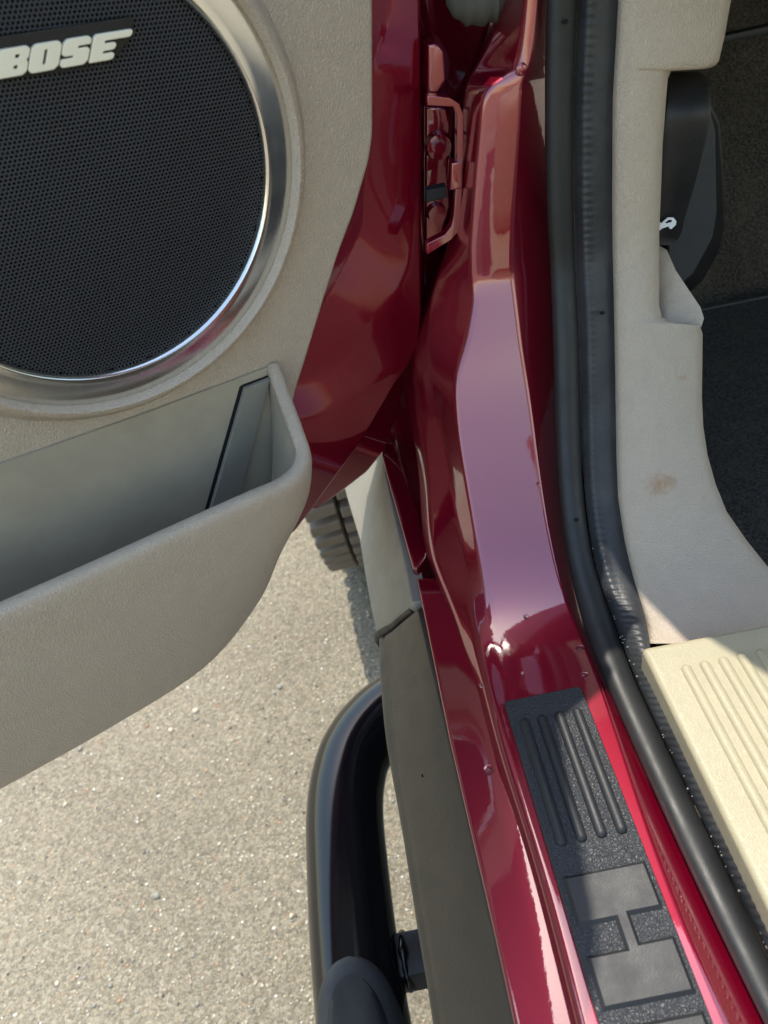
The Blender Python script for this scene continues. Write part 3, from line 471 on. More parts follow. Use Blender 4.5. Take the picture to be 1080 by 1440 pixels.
def dense(R, step=0.0011):
    out = []; L = 0.0
    for i in range(len(R) - 1):
        n = max(1, int((R[i + 1] - R[i]).length / step))
        for k in range(n): out.append((i, k / n))
    return out
rows = []; s_acc = 0.0
idx = dense(C2r)
prevp = None
for (i, t) in idx:
    a = C2r[i].lerp(C2r[i + 1], t); b = BGr[i].lerp(BGr[i + 1], t)
    na = (C2n[i].lerp(C2n[i + 1], t) - a) / 0.01; nb = (BGn[i].lerp(BGn[i + 1], t) - b) / 0.01
    if prevp is not None: s_acc += (a - prevp).length
    prevp = a
    w = (b - a).length; row = []
    low = max(0.0, min(1.0, (0.40 - a.y) / 0.06)) if a.z < 0.80 else 0.0
    amp = 0.00045 + 0.00025 * low
    per = 0.0052
    for k in range(13):
        f = k / 12
        h = w * 0.30 * math.sin(math.pi * min(1, f * 1.02)) ** 0.6 * (0.65 + 0.35 * low)
        band = math.exp(-((f - 0.27) / 0.13) ** 2) * (1 - low) + low * math.exp(-((f - 0.5) / 0.28) ** 2)
        rip = amp * math.sin(2 * math.pi * s_acc / per + 1.2 * f * low) * band
        row.append(a.lerp(b, f) + na.lerp(nb, f) * (h + rip + 0.0025 * math.exp(-((f - 0.27) / 0.1) ** 2) * (1 - low)))
    rows.append(row)
lip = link('seal_lip', grid_mesh('seal_lip', rows), LIPRUB, seal, 0); lip.data.shade_smooth()
for px in [(0.1578,0.5132,1.054),(0.1338,0.4178,0.7456)] + [(0.1777,0.495,0.8701)]:
    bm = bmesh.new(); bmesh.ops.create_uvsphere(bm, u_segments=10, v_segments=6, radius=0.0016)
    for v in bm.verts: v.co = Vector((v.co.x * 1.3, v.co.y * 0.8, v.co.z * 0.8)) + Vector(px)
    me = bpy.data.meshes.new('vent_hole'); bm.to_mesh(me); bm.free()
    link('vent_hole', me, HOLE, seal, 40)

# ------------------------------------------------------------------ kick panel
K = [[(0.1943,0.5265,1.098),(0.1938,0.5255,1.078),(0.1933,0.5244,1.057),(0.1927,0.5238,1.046),(0.1924,0.5235,1.039),(0.192,0.5231,1.032),(0.1917,0.5228,1.026),(0.1915,0.5227,1.023),(0.1915,0.5226,1.022),(0.1914,0.5226,1.021),(0.1914,0.5226,1.02),(0.1913,0.5225,1.019),(0.1912,0.5224,1.016),(0.1905,0.5218,1.004),(0.1906,0.5212,0.9913),(0.1907,0.5207,0.9783),(0.1909,0.5199,0.9603),(0.1911,0.519,0.9366),(0.1917,0.5183,0.9166),(0.1915,0.5149,0.8968),(0.1898,0.5073,0.8785),(0.1889,0.5034,0.8692),(0.1884,0.5014,0.8645),(0.1882,0.5002,0.8617),(0.188,0.4994,0.8598),(0.1878,0.4989,0.8584),(0.1878,0.4985,0.8574),(0.1877,0.4981,0.8565),(0.1875,0.4971,0.8541),(0.1871,0.4956,0.8502),(0.1857,0.4895,0.8358),(0.184,0.4827,0.8215),(0.1819,0.4751,0.8075),(0.1805,0.4698,0.7983),(0.1789,0.4642,0.7891),(0.1773,0.4584,0.7801),(0.1755,0.4523,0.7713),(0.1739,0.4459,0.7625),(0.1722,0.4394,0.7539),(0.1704,0.4325,0.7455),(0.1697,0.4252,0.7373),(0.1687,0.4172,0.7296),(0.1676,0.4087,0.7226),(0.167,0.3996,0.7161),(0.1662,0.3899,0.7104),(0.1651,0.3797,0.7055),(0.1641,0.3686,0.7018),(0.1634,0.3598,0.6998),(0.1625,0.3508,0.6983),(0.1618,0.3448,0.6974),(0.1603,0.3402,0.6969),(0.1588,0.3356,0.6965),(0.157,0.3303,0.6963)], [(0.193,0.5185,1.098),(0.1925,0.5175,1.079),(0.1921,0.5164,1.058),(0.1916,0.5159,1.048),(0.1912,0.5155,1.04),(0.1908,0.5152,1.033),(0.1905,0.5149,1.027),(0.1904,0.5148,1.025),(0.1903,0.5147,1.024),(0.1903,0.5147,1.023),(0.1903,0.5146,1.022),(0.1902,0.5146,1.021),(0.1901,0.5144,1.018),(0.1895,0.5139,1.006),(0.1896,0.5133,0.9934),(0.1897,0.5128,0.9806),(0.1899,0.512,0.9628),(0.1902,0.5111,0.9395),(0.1909,0.5104,0.9197),(0.1909,0.5076,0.9),(0.1892,0.5001,0.8819),(0.1883,0.4962,0.8727),(0.1879,0.4942,0.8681),(0.1876,0.4931,0.8653),(0.1874,0.4923,0.8635),(0.1873,0.4917,0.8621),(0.1872,0.4913,0.8611),(0.1871,0.491,0.8602),(0.1869,0.49,0.8578),(0.1866,0.4885,0.854),(0.1852,0.4825,0.8397),(0.1835,0.4758,0.8256),(0.1815,0.4684,0.8118),(0.1801,0.4631,0.8027),(0.1786,0.4576,0.7937),(0.177,0.4519,0.7848),(0.1753,0.4459,0.7761),(0.1737,0.4396,0.7674),(0.172,0.4331,0.7589),(0.1702,0.4264,0.7507),(0.1695,0.4191,0.7426),(0.1685,0.4112,0.735),(0.1674,0.4028,0.7282),(0.1668,0.3937,0.7219),(0.1659,0.3841,0.7163),(0.1647,0.3738,0.7118),(0.1636,0.3625,0.7086),(0.1627,0.3537,0.7068),(0.1617,0.3447,0.7055),(0.1611,0.3387,0.7048),(0.1595,0.3341,0.7045),(0.1579,0.3294,0.7043),(0.1561,0.3241,0.7042)], [(0.1945,0.516,1.098),(0.1941,0.515,1.079),(0.1937,0.5139,1.058),(0.1932,0.5134,1.048),(0.1929,0.513,1.04),(0.1925,0.5127,1.033),(0.1923,0.5124,1.027),(0.1922,0.5123,1.025),(0.1921,0.5122,1.024),(0.1921,0.5122,1.023),(0.192,0.5121,1.022),(0.192,0.5121,1.021),(0.1918,0.5119,1.018),(0.1913,0.5114,1.006),(0.1915,0.5108,0.9936),(0.1916,0.5103,0.9808),(0.1919,0.5095,0.9631),(0.1922,0.5086,0.9399),(0.193,0.508,0.9202),(0.1931,0.5051,0.9005),(0.1914,0.4976,0.8825),(0.1905,0.4937,0.8734),(0.1901,0.4918,0.8688),(0.1898,0.4906,0.866),(0.1897,0.4899,0.8641),(0.1896,0.4893,0.8627),(0.1895,0.4889,0.8618),(0.1894,0.4885,0.8609),(0.1892,0.4876,0.8585),(0.1889,0.4861,0.8547),(0.1875,0.4801,0.8405),(0.1859,0.4734,0.8265),(0.1839,0.466,0.8127),(0.1825,0.4608,0.8037),(0.181,0.4553,0.7947),(0.1794,0.4496,0.7858),(0.1777,0.4435,0.7771),(0.1761,0.4373,0.7685),(0.1744,0.4309,0.7601),(0.1726,0.4242,0.7519),(0.1719,0.4169,0.7438),(0.1709,0.409,0.7364),(0.1697,0.4006,0.7296),(0.1691,0.3915,0.7234),(0.1682,0.3818,0.718),(0.1669,0.3714,0.7136),(0.1657,0.3601,0.7106),(0.1648,0.3512,0.709),(0.1637,0.3422,0.7077),(0.163,0.3362,0.7071),(0.1614,0.3315,0.7068),(0.1598,0.3268,0.7067),(0.1579,0.3216,0.7066)], [(0.2023,0.5124,1.097),(0.2022,0.5114,1.077),(0.2021,0.5104,1.057),(0.2018,0.5098,1.047),(0.2016,0.5095,1.039),(0.2013,0.5091,1.032),(0.2011,0.5088,1.026),(0.201,0.5087,1.024),(0.201,0.5086,1.022),(0.201,0.5086,1.022),(0.201,0.5086,1.021),(0.2009,0.5085,1.02),(0.2008,0.5084,1.017),(0.2004,0.5078,1.005),(0.2008,0.5073,0.9926),(0.2011,0.5067,0.9798),(0.2016,0.506,0.9622),(0.2023,0.5051,0.9389),(0.2033,0.5044,0.9193),(0.2033,0.5011,0.8999),(0.2016,0.4936,0.882),(0.2006,0.4897,0.873),(0.2007,0.4878,0.8683),(0.2004,0.4867,0.8655),(0.2003,0.4859,0.8637),(0.2002,0.4853,0.8623),(0.2001,0.485,0.8613),(0.2,0.4846,0.8604),(0.1998,0.4836,0.8581),(0.1995,0.4821,0.8543),(0.1983,0.4761,0.8401),(0.1967,0.4694,0.8263),(0.1948,0.4619,0.8126),(0.1934,0.4567,0.8036),(0.1919,0.4512,0.7947),(0.1903,0.4454,0.7859),(0.1886,0.4394,0.7773),(0.187,0.4332,0.7688),(0.1854,0.4267,0.7605),(0.1836,0.42,0.7523),(0.1828,0.4126,0.7445),(0.1817,0.4046,0.7373),(0.1804,0.3961,0.7307),(0.1797,0.3869,0.7247),(0.1786,0.3771,0.7196),(0.1771,0.3664,0.7158),(0.1755,0.3549,0.7131),(0.1744,0.346,0.7117),(0.1732,0.337,0.7107),(0.1723,0.3309,0.7103),(0.1706,0.3262,0.7102),(0.1689,0.3215,0.7101),(0.167,0.3163,0.7101)], [(0.2568,0.5154,1.087),(0.2557,0.5144,1.068),(0.2527,0.5134,1.048),(0.2515,0.5128,1.037),(0.2506,0.5125,1.03),(0.2493,0.5121,1.022),(0.2483,0.5119,1.017),(0.2464,0.5118,1.014),(0.2437,0.5117,1.014),(0.2392,0.5117,1.014),(0.2184,0.5119,1.017),(0.2178,0.5118,1.016),(0.2163,0.5117,1.013),(0.2159,0.5112,1.001),(0.2154,0.5106,0.9889),(0.215,0.5101,0.9762),(0.2151,0.5093,0.9584),(0.2154,0.5085,0.9351),(0.2156,0.5078,0.9154),(0.2151,0.5035,0.8963),(0.2132,0.4959,0.8784),(0.2123,0.492,0.8693),(0.2131,0.49,0.8644),(0.2136,0.4888,0.8615),(0.2176,0.4877,0.8588),(0.2205,0.4869,0.8568),(0.2306,0.4857,0.8539),(0.2406,0.4846,0.851),(0.2413,0.4835,0.8485),(0.2422,0.4818,0.8445),(0.2407,0.4755,0.8304),(0.2387,0.4683,0.8167),(0.2365,0.4605,0.8032),(0.2355,0.455,0.7942),(0.2344,0.4492,0.7853),(0.2342,0.443,0.7764),(0.2339,0.4366,0.7676),(0.2349,0.4298,0.7587),(0.2356,0.4227,0.7502),(0.2374,0.4149,0.7419),(0.2388,0.4065,0.7342),(0.2428,0.3969,0.727),(0.2464,0.3867,0.7206),(0.2502,0.3756,0.7152),(0.2532,0.3634,0.7113),(0.258,0.3499,0.7088),(0.262,0.3361,0.7071),(0.2695,0.3242,0.7067),(0.2765,0.3124,0.7066),(0.2824,0.3043,0.7066),(0.2871,0.2981,0.7065),(0.2922,0.2918,0.7064),(0.2984,0.2847,0.7063)], [(0.262,0.5199,1.086),(0.2609,0.5189,1.067),(0.258,0.5178,1.046),(0.2568,0.5173,1.035),(0.256,0.5169,1.028),(0.2547,0.5166,1.021),(0.2537,0.5163,1.015),(0.2518,0.5162,1.013),(0.249,0.5162,1.012),(0.2445,0.5162,1.012),(0.2235,0.5163,1.015),(0.2229,0.5163,1.014),(0.2214,0.5161,1.011),(0.221,0.5156,0.9993),(0.2206,0.515,0.9869),(0.2202,0.5145,0.974),(0.2204,0.5137,0.9561),(0.2208,0.5129,0.9325),(0.2211,0.5122,0.9125),(0.2204,0.5072,0.8936),(0.2185,0.4995,0.8755),(0.2176,0.4956,0.8663),(0.2184,0.4936,0.8614),(0.219,0.4924,0.8584),(0.223,0.4913,0.8558),(0.226,0.4905,0.8537),(0.2361,0.4893,0.8508),(0.2462,0.4881,0.8479),(0.2469,0.4871,0.8454),(0.2478,0.4854,0.8413),(0.2463,0.4789,0.8272),(0.2443,0.4716,0.8134),(0.242,0.4637,0.7998),(0.2411,0.4581,0.7907),(0.2399,0.4523,0.7818),(0.2398,0.446,0.7728),(0.2395,0.4395,0.764),(0.2404,0.4327,0.7551),(0.2411,0.4255,0.7465),(0.2429,0.4176,0.7382),(0.2442,0.409,0.7305),(0.2483,0.3994,0.7232),(0.2518,0.3891,0.7168),(0.2558,0.3779,0.7113),(0.2588,0.3658,0.7073),(0.2636,0.3523,0.7046),(0.2677,0.3385,0.7028),(0.2753,0.3266,0.7022),(0.2823,0.3147,0.7021),(0.2883,0.3066,0.7021),(0.293,0.3003,0.702),(0.298,0.294,0.7019),(0.3043,0.2869,0.7018)], [(0.2671,0.5258,1.085),(0.2661,0.5248,1.065),(0.2632,0.5237,1.045),(0.262,0.5232,1.034),(0.2612,0.5228,1.026),(0.2599,0.5225,1.019),(0.2589,0.5222,1.013),(0.257,0.5221,1.011),(0.2542,0.5221,1.01),(0.2496,0.5221,1.01),(0.2283,0.5222,1.013),(0.2278,0.5222,1.012),(0.2263,0.522,1.009),(0.2259,0.5215,0.9971),(0.2256,0.5209,0.9845),(0.2252,0.5204,0.9715),(0.2255,0.5196,0.9533),(0.2259,0.5188,0.9294),(0.2263,0.5182,0.9092),(0.2253,0.5124,0.8904),(0.2234,0.5046,0.8721),(0.2225,0.5007,0.8628),(0.2234,0.4986,0.8579),(0.2239,0.4974,0.8548),(0.228,0.4963,0.8521),(0.231,0.4955,0.8501),(0.2412,0.4943,0.8471),(0.2515,0.4931,0.8442),(0.2521,0.492,0.8416),(0.2531,0.4903,0.8375),(0.2515,0.4836,0.8233),(0.2495,0.4762,0.8094),(0.2472,0.4682,0.7957),(0.2462,0.4626,0.7865),(0.2451,0.4566,0.7775),(0.2449,0.4503,0.7685),(0.2446,0.4437,0.7596),(0.2455,0.4367,0.7506),(0.2462,0.4294,0.7419),(0.248,0.4214,0.7336),(0.2494,0.4128,0.7259),(0.2535,0.4031,0.7185),(0.257,0.3927,0.7119),(0.261,0.3815,0.7063),(0.2642,0.3694,0.7021),(0.2691,0.3559,0.6991),(0.2734,0.3422,0.6971),(0.2811,0.3303,0.6963),(0.2882,0.3183,0.6961),(0.2942,0.3101,0.6961),(0.299,0.3037,0.696),(0.304,0.2974,0.696),(0.3104,0.2901,0.6959)], [(0.2903,0.5716,1.079),(0.2892,0.5705,1.058),(0.2861,0.5693,1.035),(0.2848,0.5688,1.024),(0.2839,0.5684,1.016),(0.2825,0.568,1.007),(0.2815,0.5677,1.001),(0.2794,0.5676,0.9986),(0.2763,0.5676,0.9978),(0.2714,0.5676,0.9979),(0.2482,0.5677,1.001),(0.2476,0.5677,1),(0.246,0.5675,0.997),(0.2456,0.5669,0.9838),(0.2452,0.5664,0.9701),(0.2448,0.5658,0.9559),(0.2452,0.565,0.9362),(0.2457,0.5642,0.9101),(0.245,0.5611,0.8893),(0.2434,0.5535,0.8696),(0.2414,0.5451,0.8498),(0.2404,0.5409,0.8397),(0.2414,0.5388,0.8343),(0.2419,0.5375,0.8311),(0.2463,0.5363,0.8282),(0.2496,0.5353,0.826),(0.2606,0.534,0.8228),(0.2717,0.5327,0.8197),(0.2723,0.5315,0.8169),(0.2734,0.5295,0.8126),(0.2715,0.522,0.7974),(0.2692,0.5138,0.7825),(0.2667,0.5051,0.7678),(0.2656,0.4989,0.758),(0.2643,0.4924,0.7483),(0.264,0.4854,0.7386),(0.2637,0.4783,0.7291),(0.2646,0.4707,0.7195),(0.2654,0.4628,0.7102),(0.2673,0.4542,0.7012),(0.2688,0.445,0.6928),(0.2733,0.4347,0.6846),(0.2775,0.424,0.6771),(0.2822,0.4125,0.6703),(0.2864,0.4005,0.6644),(0.2928,0.3873,0.6594),(0.2984,0.3735,0.6557),(0.3077,0.3615,0.6534),(0.3165,0.3495,0.6517),(0.3236,0.3411,0.6508),(0.329,0.3343,0.6504),(0.3347,0.3273,0.6502),(0.3417,0.3193,0.6501)]]
kc = []
for r in K: kc.append([Vector(p) for p in r])
rows = list(zip(*kc))
kme = grid_mesh('kick_panel', rows)
kick = link('kick_panel', kme, BEIGE, car, 50)
tag(kick, 'beige grained kick panel beside the footwell')
lr = [(0.2366,0.5404,0.8905),(0.2406,0.5351,0.8879),(0.2417,0.5202,0.8781),(0.2538,0.4997,0.855),(0.255,0.4946,0.8479),(0.2525,0.4924,0.8425),(0.2278,0.4998,0.8446),(0.2283,0.5135,0.8466)]
rows = [[Vector(lr[7]), Vector(lr[6]), Vector(lr[5])], [Vector(lr[7]).lerp(Vector(lr[0]), 0.3), Vector(lr[6]).lerp(Vector(lr[2]), 0.45) , Vector(lr[4])], [Vector(lr[0]).lerp(Vector(lr[7]), 0.4), Vector(lr[2]), Vector(lr[3])], [Vector(lr[0]), Vector(lr[1]), Vector(lr[2])]]
link('lever_recess', grid_mesh('lever_recess', rows), BEIGE, kick, 80)

# sill trim inside the seal
ZT = 0.73
tp = rounded([(0.1405, 0.304), (0.245, 0.302), (0.245, -0.75), (0.1385, -0.75)], [0.004, 0.01, 0.01, 0.01])
st = link('sill_trim', prism_mesh('sill_trim', tp, (), -0.04, 0.0, 0.004, 3, Matrix.Translation((0, 0, ZT))), BEIGE2, car, 40)
tag(st, 'cream ribbed sill trim lying in the sun')
def capsule(name, x, y0, y1, w, h, z):
    rows = []
    n = 8
    yy = [y1 - (1 - math.cos(k / 6 * math.pi / 2)) * w for k in range(7)][::-1]
    ys = [y1 - w * (1 - math.sin(k / 6 * math.pi / 2)) for k in range(7)]
    ws = [w * math.cos(k / 6 * math.pi / 2) for k in range(7)]
    prof = [(y0 + (w - (b - (y1 - w))) - w + 0.0, ww) for b, ww in zip(ys, ws)]
    path = [(y0 + w - (b - (y1 - w)), ww) for b, ww in zip(ys, ws)][::-1] + list(zip(ys, ws))
    for (y, ww) in path:
        rows.append([(x + ww * math.cos(math.pi * k / n), y, z + h * (ww / w) * math.sin(math.pi * k / n)) for k in range(n + 1)])
    return grid_mesh(name, rows)
for k, x in enumerate((0.1605, 0.1725, 0.1845, 0.1965, 0.2085, 0.2205)):
    link('rib', capsule('rib', x, -0.6, 0.284, 0.0034, 0.0028, ZT - 0.0002), BEIGE2, st, 60)
# ------------------------------------------------------------------ tread plate
ZP = 0.7005
pl_ = rounded([(0.0465, 0.3025), (0.0995, 0.3025), (0.0995, -0.45), (0.0465, -0.45)], [0.002, 0.004, 0.002, 0.002])
tread = link('tread_plate', prism_mesh('tread_plate', pl_, (), 0, 0.0030, 0.0008, 2, Matrix.Translation((0, 0, ZP))), TREAD, car, 40)
tag(tread, 'black grained tread plate with ribs and large letters')
zt = ZP + 0.0030
for x in (0.0555, 0.0673, 0.0791, 0.0910):
    link('rib', capsule('rib', x, 0.199, 0.286, 0.0034, 0.0034, zt - 0.0003), TREADS, tread, 60)
def chamfer_letter(outer, d=0.0022, h=0.0020):
    """Rectilinear outline with sloping walls."""
    n = len(outer); area = sum(outer[i][0] * outer[(i + 1) % n][1] - outer[(i + 1) % n][0] * outer[i][1] for i in range(n))
    if area < 0: outer = outer[::-1]
    inn = []
    for i in range(n):
        a, b, c = (Vector(outer[k % n]) for k in (i - 1, i, i + 1))
        e1 = (b - a).normalized(); e2 = (c - b).normalized()
        n1 = Vector((-e1.y, e1.x)); n2 = Vector((-e2.y, e2.x))
        k = (n1 + n2); k = k / max(k.length_squared / 2, 0.2)
        inn.append(b + k * d)
    bm = bmesh.new()
    lo = [bm.verts.new((p[0], p[1], zt - 0.0003)) for p in outer]; hi = [bm.verts.new((p[0], p[1], zt + h)) for p in inn]
    for i in range(n): bm.faces.new((lo[i], lo[(i + 1) % n], hi[(i + 1) % n], hi[i]))
    bm.faces.new(hi)
    me = bpy.data.meshes.new('letter'); bm.to_mesh(me); bm.free()
    return me
H = [(0.0497, 0.1825), (0.0973, 0.1825), (0.0973, 0.156), (0.0793, 0.156), (0.0793, 0.143), (0.0973, 0.143), (0.0973, 0.1155), (0.0497, 0.1155), (0.0497, 0.1415), (0.0702, 0.1415), (0.0702, 0.155), (0.0497, 0.155)]
link('letter', chamfer_letter(H), TREADS, tread, 20)
U = rounded([(0.0973, 0.1085), (0.0497, 0.1085), (0.0497, 0.0425), (0.0973, 0.0425), (0.0973, 0.068), (0.067, 0.068), (0.067, 0.083), (0.0973, 0.083)], [0, 0.008, 0.008, 0, 0, 0.003, 0.003, 0], 4)
link('letter', chamfer_letter(U), TREADS, tread, 20)

# ------------------------------------------------------------------ cladding
def clad_part(name, top, mid, out, matl, front_cap=True):
    rows = []
    top, mid, out = ([Vector(p) for p in r] for r in (top, mid, out))
    for a, b, c in zip(top, mid, out):
        rows.append(section([a + Vector((0.012, 0, -0.003)), a, b + (a - b).normalized() * 0.001, b + Vector((-0.002, 0, -0.0035)), c, c + Vector((0.0005, 0, -0.012)), c + Vector((0.03, 0, -0.06)), c + Vector((0.06, 0, -0.09))], [0, 0.002, 0.0025, 0.0015, 0.0045, 0.006, 0.02, 0]))
    cols = [cr(c, 4) for c in zip(*rows)]
    rows = [list(r) for r in zip(*cols)]
    if front_cap:
        rows.append([p + Vector((0.002, 0.004, -0.003)) for p in rows[-1]]); rows.append([p + Vector((0.01, 0.006, -0.03)) for p in rows[-1]])
    return link(name, grid_mesh(name, rows), matl, car, 45)
rt = [(0.0072,-0.0106,0.683),(0.0067,0.0467,0.683),(0.0059,0.1238,0.683),(0.0059,0.1736,0.683),(0.0053,0.2307,0.683),(0.0045,0.2953,0.683),(0.0034,0.3711,0.683),(0.0026,0.418,0.683)]
rm = [(-0.0331,-0.0065,0.64),(-0.0343,0.057,0.64),(-0.0327,0.1419,0.64),(-0.0334,0.1971,0.64),(-0.0342,0.2603,0.64),(-0.0349,0.3317,0.64),(-0.032,0.392,0.64),(-0.0291,0.4335,0.64)]
ro = [(-0.0403,-0.0058,0.632),(-0.0415,0.0588,0.632),(-0.0398,0.1453,0.632),(-0.0406,0.2015,0.632),(-0.0412,0.2657,0.632),(-0.0431,0.3387,0.632),(-0.0402,0.4001,0.632),(-0.0365,0.4406,0.632)]
rc = clad_part('rocker_cladding', rt, rm, ro, CLAD)
tag(rc, 'dark grey plastic cladding along the rocker')
ft = [(-0.0006,0.4286,0.682),(0,0.4602,0.682),(-0.0005,0.5138,0.682),(-0.0009,0.5657,0.682),(-0.0006,0.636,0.682),(-0.0009,0.7325,0.682),(-0.0004,0.8484,0.682)]
fm = [(-0.0379,0.4721,0.606),(-0.039,0.5098,0.606),(-0.0398,0.5547,0.606),(-0.0399,0.6037,0.606),(-0.045,0.6656,0.606),(-0.0506,0.757,0.606),(-0.0621,0.8933,0.606)]
fo_ = [(-0.04,0.4742,0.6),(-0.0418,0.5133,0.6),(-0.0426,0.5595,0.6),(-0.0429,0.6078,0.6),(-0.0495,0.6743,0.6),(-0.0564,0.7672,0.6),(-0.0696,0.9058,0.6)]
rows = []
for a, b, c in zip(*[[Vector(p) for p in r] for r in (ft, fm, fo_)]):
    rows.append(section([a + Vector((0.012, 0, -0.002)), a, b, c, c + Vector((0.03, 0, -0.08)), c + Vector((0.10, 0, -0.12))], [0, 0.002, 0.004, 0.004, 0.02, 0]))
rows = [[p + Vector((0.012, -0.002, -0.05)) for p in rows[0]], [p + Vector((0.001, -0.002, -0.003)) for p in rows[0]]] + rows
fcl = link('fender_cladding', grid_mesh('fender_cladding', rows), FCLAD, car, 45)
tag(fcl, 'pale grey cladding on the fender end')
ga, gb = [(-0.0416,0.4787,0.592),(0.0005,0.4333,0.672)]
gk = link('cladding_gasket', tube('cladding_gasket', cr([Vector(ga) + Vector((0.012, 0, -0.03)), Vector(ga) + Vector((0.003, 0, -0.004)), Vector(ga).lerp(Vector(gb), 0.5) + Vector((0.002, 0, -0.002)), Vector(gb) + Vector((0, 0, -0.003))], 6), 0.0055, 12), BLACKPL, car, 60)

ch_ = [(-0.0185,0.2818,0.667)][0]
bm = bmesh.new(); bmesh.ops.create_uvsphere(bm, u_segments=10, v_segments=6, radius=0.0012)
for v in bm.verts: v.co = Vector((v.co.x * 0.6, v.co.y * 1.3, v.co.z * 0.6)) + Vector(ch_)
me = bpy.data.meshes.new('chip_mark'); bm.to_mesh(me); bm.free()
link('chip_mark', me, HOLE, rc, 40)

# ------------------------------------------------------------------ side step
path = [(-0.0954,0.0261,0.44),(-0.1038,0.1023,0.44),(-0.1101,0.2086,0.44),(-0.1122,0.2802,0.44),(-0.1117,0.344,0.44),(-0.1101,0.3865,0.44),(-0.1049,0.4202,0.44),(-0.0935,0.4532,0.44),(-0.0711,0.4813,0.44),(-0.0356,0.5042,0.44),(0.0301,0.5319,0.44)]
path = [Vector(p) for p in path]
path[-1].z = 0.43
step = link('side_step', tube('side_step', cr(path, 6), 0.0385, 40), GLOSSBLACK, car, 60)
tag(step, 'gloss black tubular side step bending in under the sill')
# pad moulded over the crown of the tube
rows = []
pc = [(-0.0954,0.0261,0.44),(-0.1003,0.0656,0.44),(-0.1038,0.1023,0.44),(-0.1068,0.1518,0.44),(-0.1094,0.1985,0.44)]
pc = [Vector(p) for p in pc]
d = (pc[-1] - pc[-2]).normalized()
front = pc[-1]
line = cr(pc, 6) + [front + d * 0.002 * k for k in range(1, 25)]
npc = len(line)
for i, p in enumerate(line):
    e = (line[-1] - p).length
    w = 1.0 if e > 0.06 else max(0.04, math.sqrt(max(0.0, 1 - (1 - e / 0.06) ** 2)))
    row = []
    for k in range(17):
        f = (k / 16 - 0.5) * 2
        ang = f * 1.08 * w
        th = 0.0395 + 0.0055 * min(1, w * 1.4) * (1 - abs(f) ** 6)
        row.append(p + Vector((math.sin(ang) * th, 0, math.cos(ang) * th)))
    rows.append(row)
pad = link('step_pad', grid_mesh('step_pad', rows), PAD, step, 50)
rows = []
for i, p in enumerate(line[:-1]):
    e = (line[-1] - p).length - 0.016
    if e <= 0: continue
    w = 1.0 if e > 0.05 else math.sqrt(max(0.0, 1 - (1 - e / 0.05) ** 2))
    row = []
    for k in range(13):
        f = (k / 12 - 0.5) * 2; ang = f * 0.62 * w; th = 0.0472 if abs(f) < 0.95 else 0.0440
        row.append(p + Vector((math.sin(ang) * th, 0, math.cos(ang) * th)))
    rows.append(row)
link('pad_insert', grid_mesh('pad_insert', rows), RUBBER, pad, 50)
bx = [(-0.0674,0.251,0.43),(-0.0257,0.256,0.43)]
b0, b1 = Vector(bx[0]), Vector(bx[1])
br = box_mesh('step_bracket', (-0.03, -0.018, -0.02), (0.16, 0.018, 0.02), 0.003)
br.transform(Matrix.Translation(b0))
link('step_bracket', br, BLACKPL, step, 40)
wr = [Vector((b0.x - 0.002, b0.y + 0.021 * math.cos(t), b0.z + 0.024 * math.sin(t))) for t in [k * math.pi / 8 for k in range(-8, 9)]]
link('weld_bead', tube('weld_bead', wr, lambda t: 0.003 + 0.0012 * math.sin(t * 60), 8), GLOSSBLACK, step, 60)

# ------------------------------------------------------------------ front wheel
WC = Vector((0.018, 1.36, 0.445)); WR = 0.445; WW = 0.158
wheel = bpy.data.objects.new('wheel', None); COL.objects.link(wheel); wheel.parent = car; wheel.location = WC
prof = [(-0.10, 0.22), (-0.142, 0.26), (-0.158, 0.33), (-0.154, 0.39), (-0.138, 0.418), (-0.11, 0.427), (0.0, 0.43), (0.11, 0.427), (0.138, 0.418), (0.154, 0.39), (0.158, 0.33), (0.142, 0.26), (0.10, 0.22)]
rows = [[(x, r * math.cos(2 * math.pi * k / 72), r * math.sin(2 * math.pi * k / 72)) for x, r in prof] for k in range(73)]
link('tyre', grid_mesh('tyre', rows), TYRE, wheel, 50)
rows = [[(x, r * math.cos(2 * math.pi * k / 48), r * math.sin(2 * math.pi * k / 48)) for x, r in [(-0.11, 0.222), (-0.09, 0.20), (-0.06, 0.14), (-0.075, 0.05), (-0.075, 0.001)]] for k in range(49)]
link('rim', grid_mesh('rim', rows), STEEL, wheel, 40)
# tread blocks, one mesh for each of the three shapes
def lug(name, x0, x1, r0, r1, half, skew):
    vs = []
    for r, hw in ((r0, half * 1.12), (r1, half)):
        for x, s in ((x0, -skew), (x1, skew)):
            for sg in (-1, 1): vs.append((x, (hw * sg + s), r))
    fs = [(0, 1, 3, 2), (4, 6, 7, 5), (0, 4, 5, 1), (2, 3, 7, 6), (0, 2, 6, 4), (1, 5, 7, 3)]
    me = mesh(name, vs, fs)
    bm = bmesh.new(); bm.from_mesh(me)
    bmesh.ops.bevel(bm, geom=list(bm.edges), offset=0.0022, segments=1, affect='EDGES'); bm.to_mesh(me); bm.free()
    me.materials.append(LUG)
    return me
NB = 66
lugs = [lug('tread_block', -0.100, -0.012, 0.424, 0.445, 0.0115, 0.006), lug('tread_block', 0.004, 0.10, 0.424, 0.445, 0.0115, 0.006), lug('tread_block', -0.158, -0.106, 0.395, 0.441, 0.0125, 0.005)]
for k in range(NB):
    for j, me in enumerate(lugs):
        a = 2 * math.pi * (k + 0.5 * (j == 1)) / NB
        o = bpy.data.objects.new('tread_block', me); COL.objects.link(o); o.parent = wheel
        o.rotation_euler = (a, 0, 0)

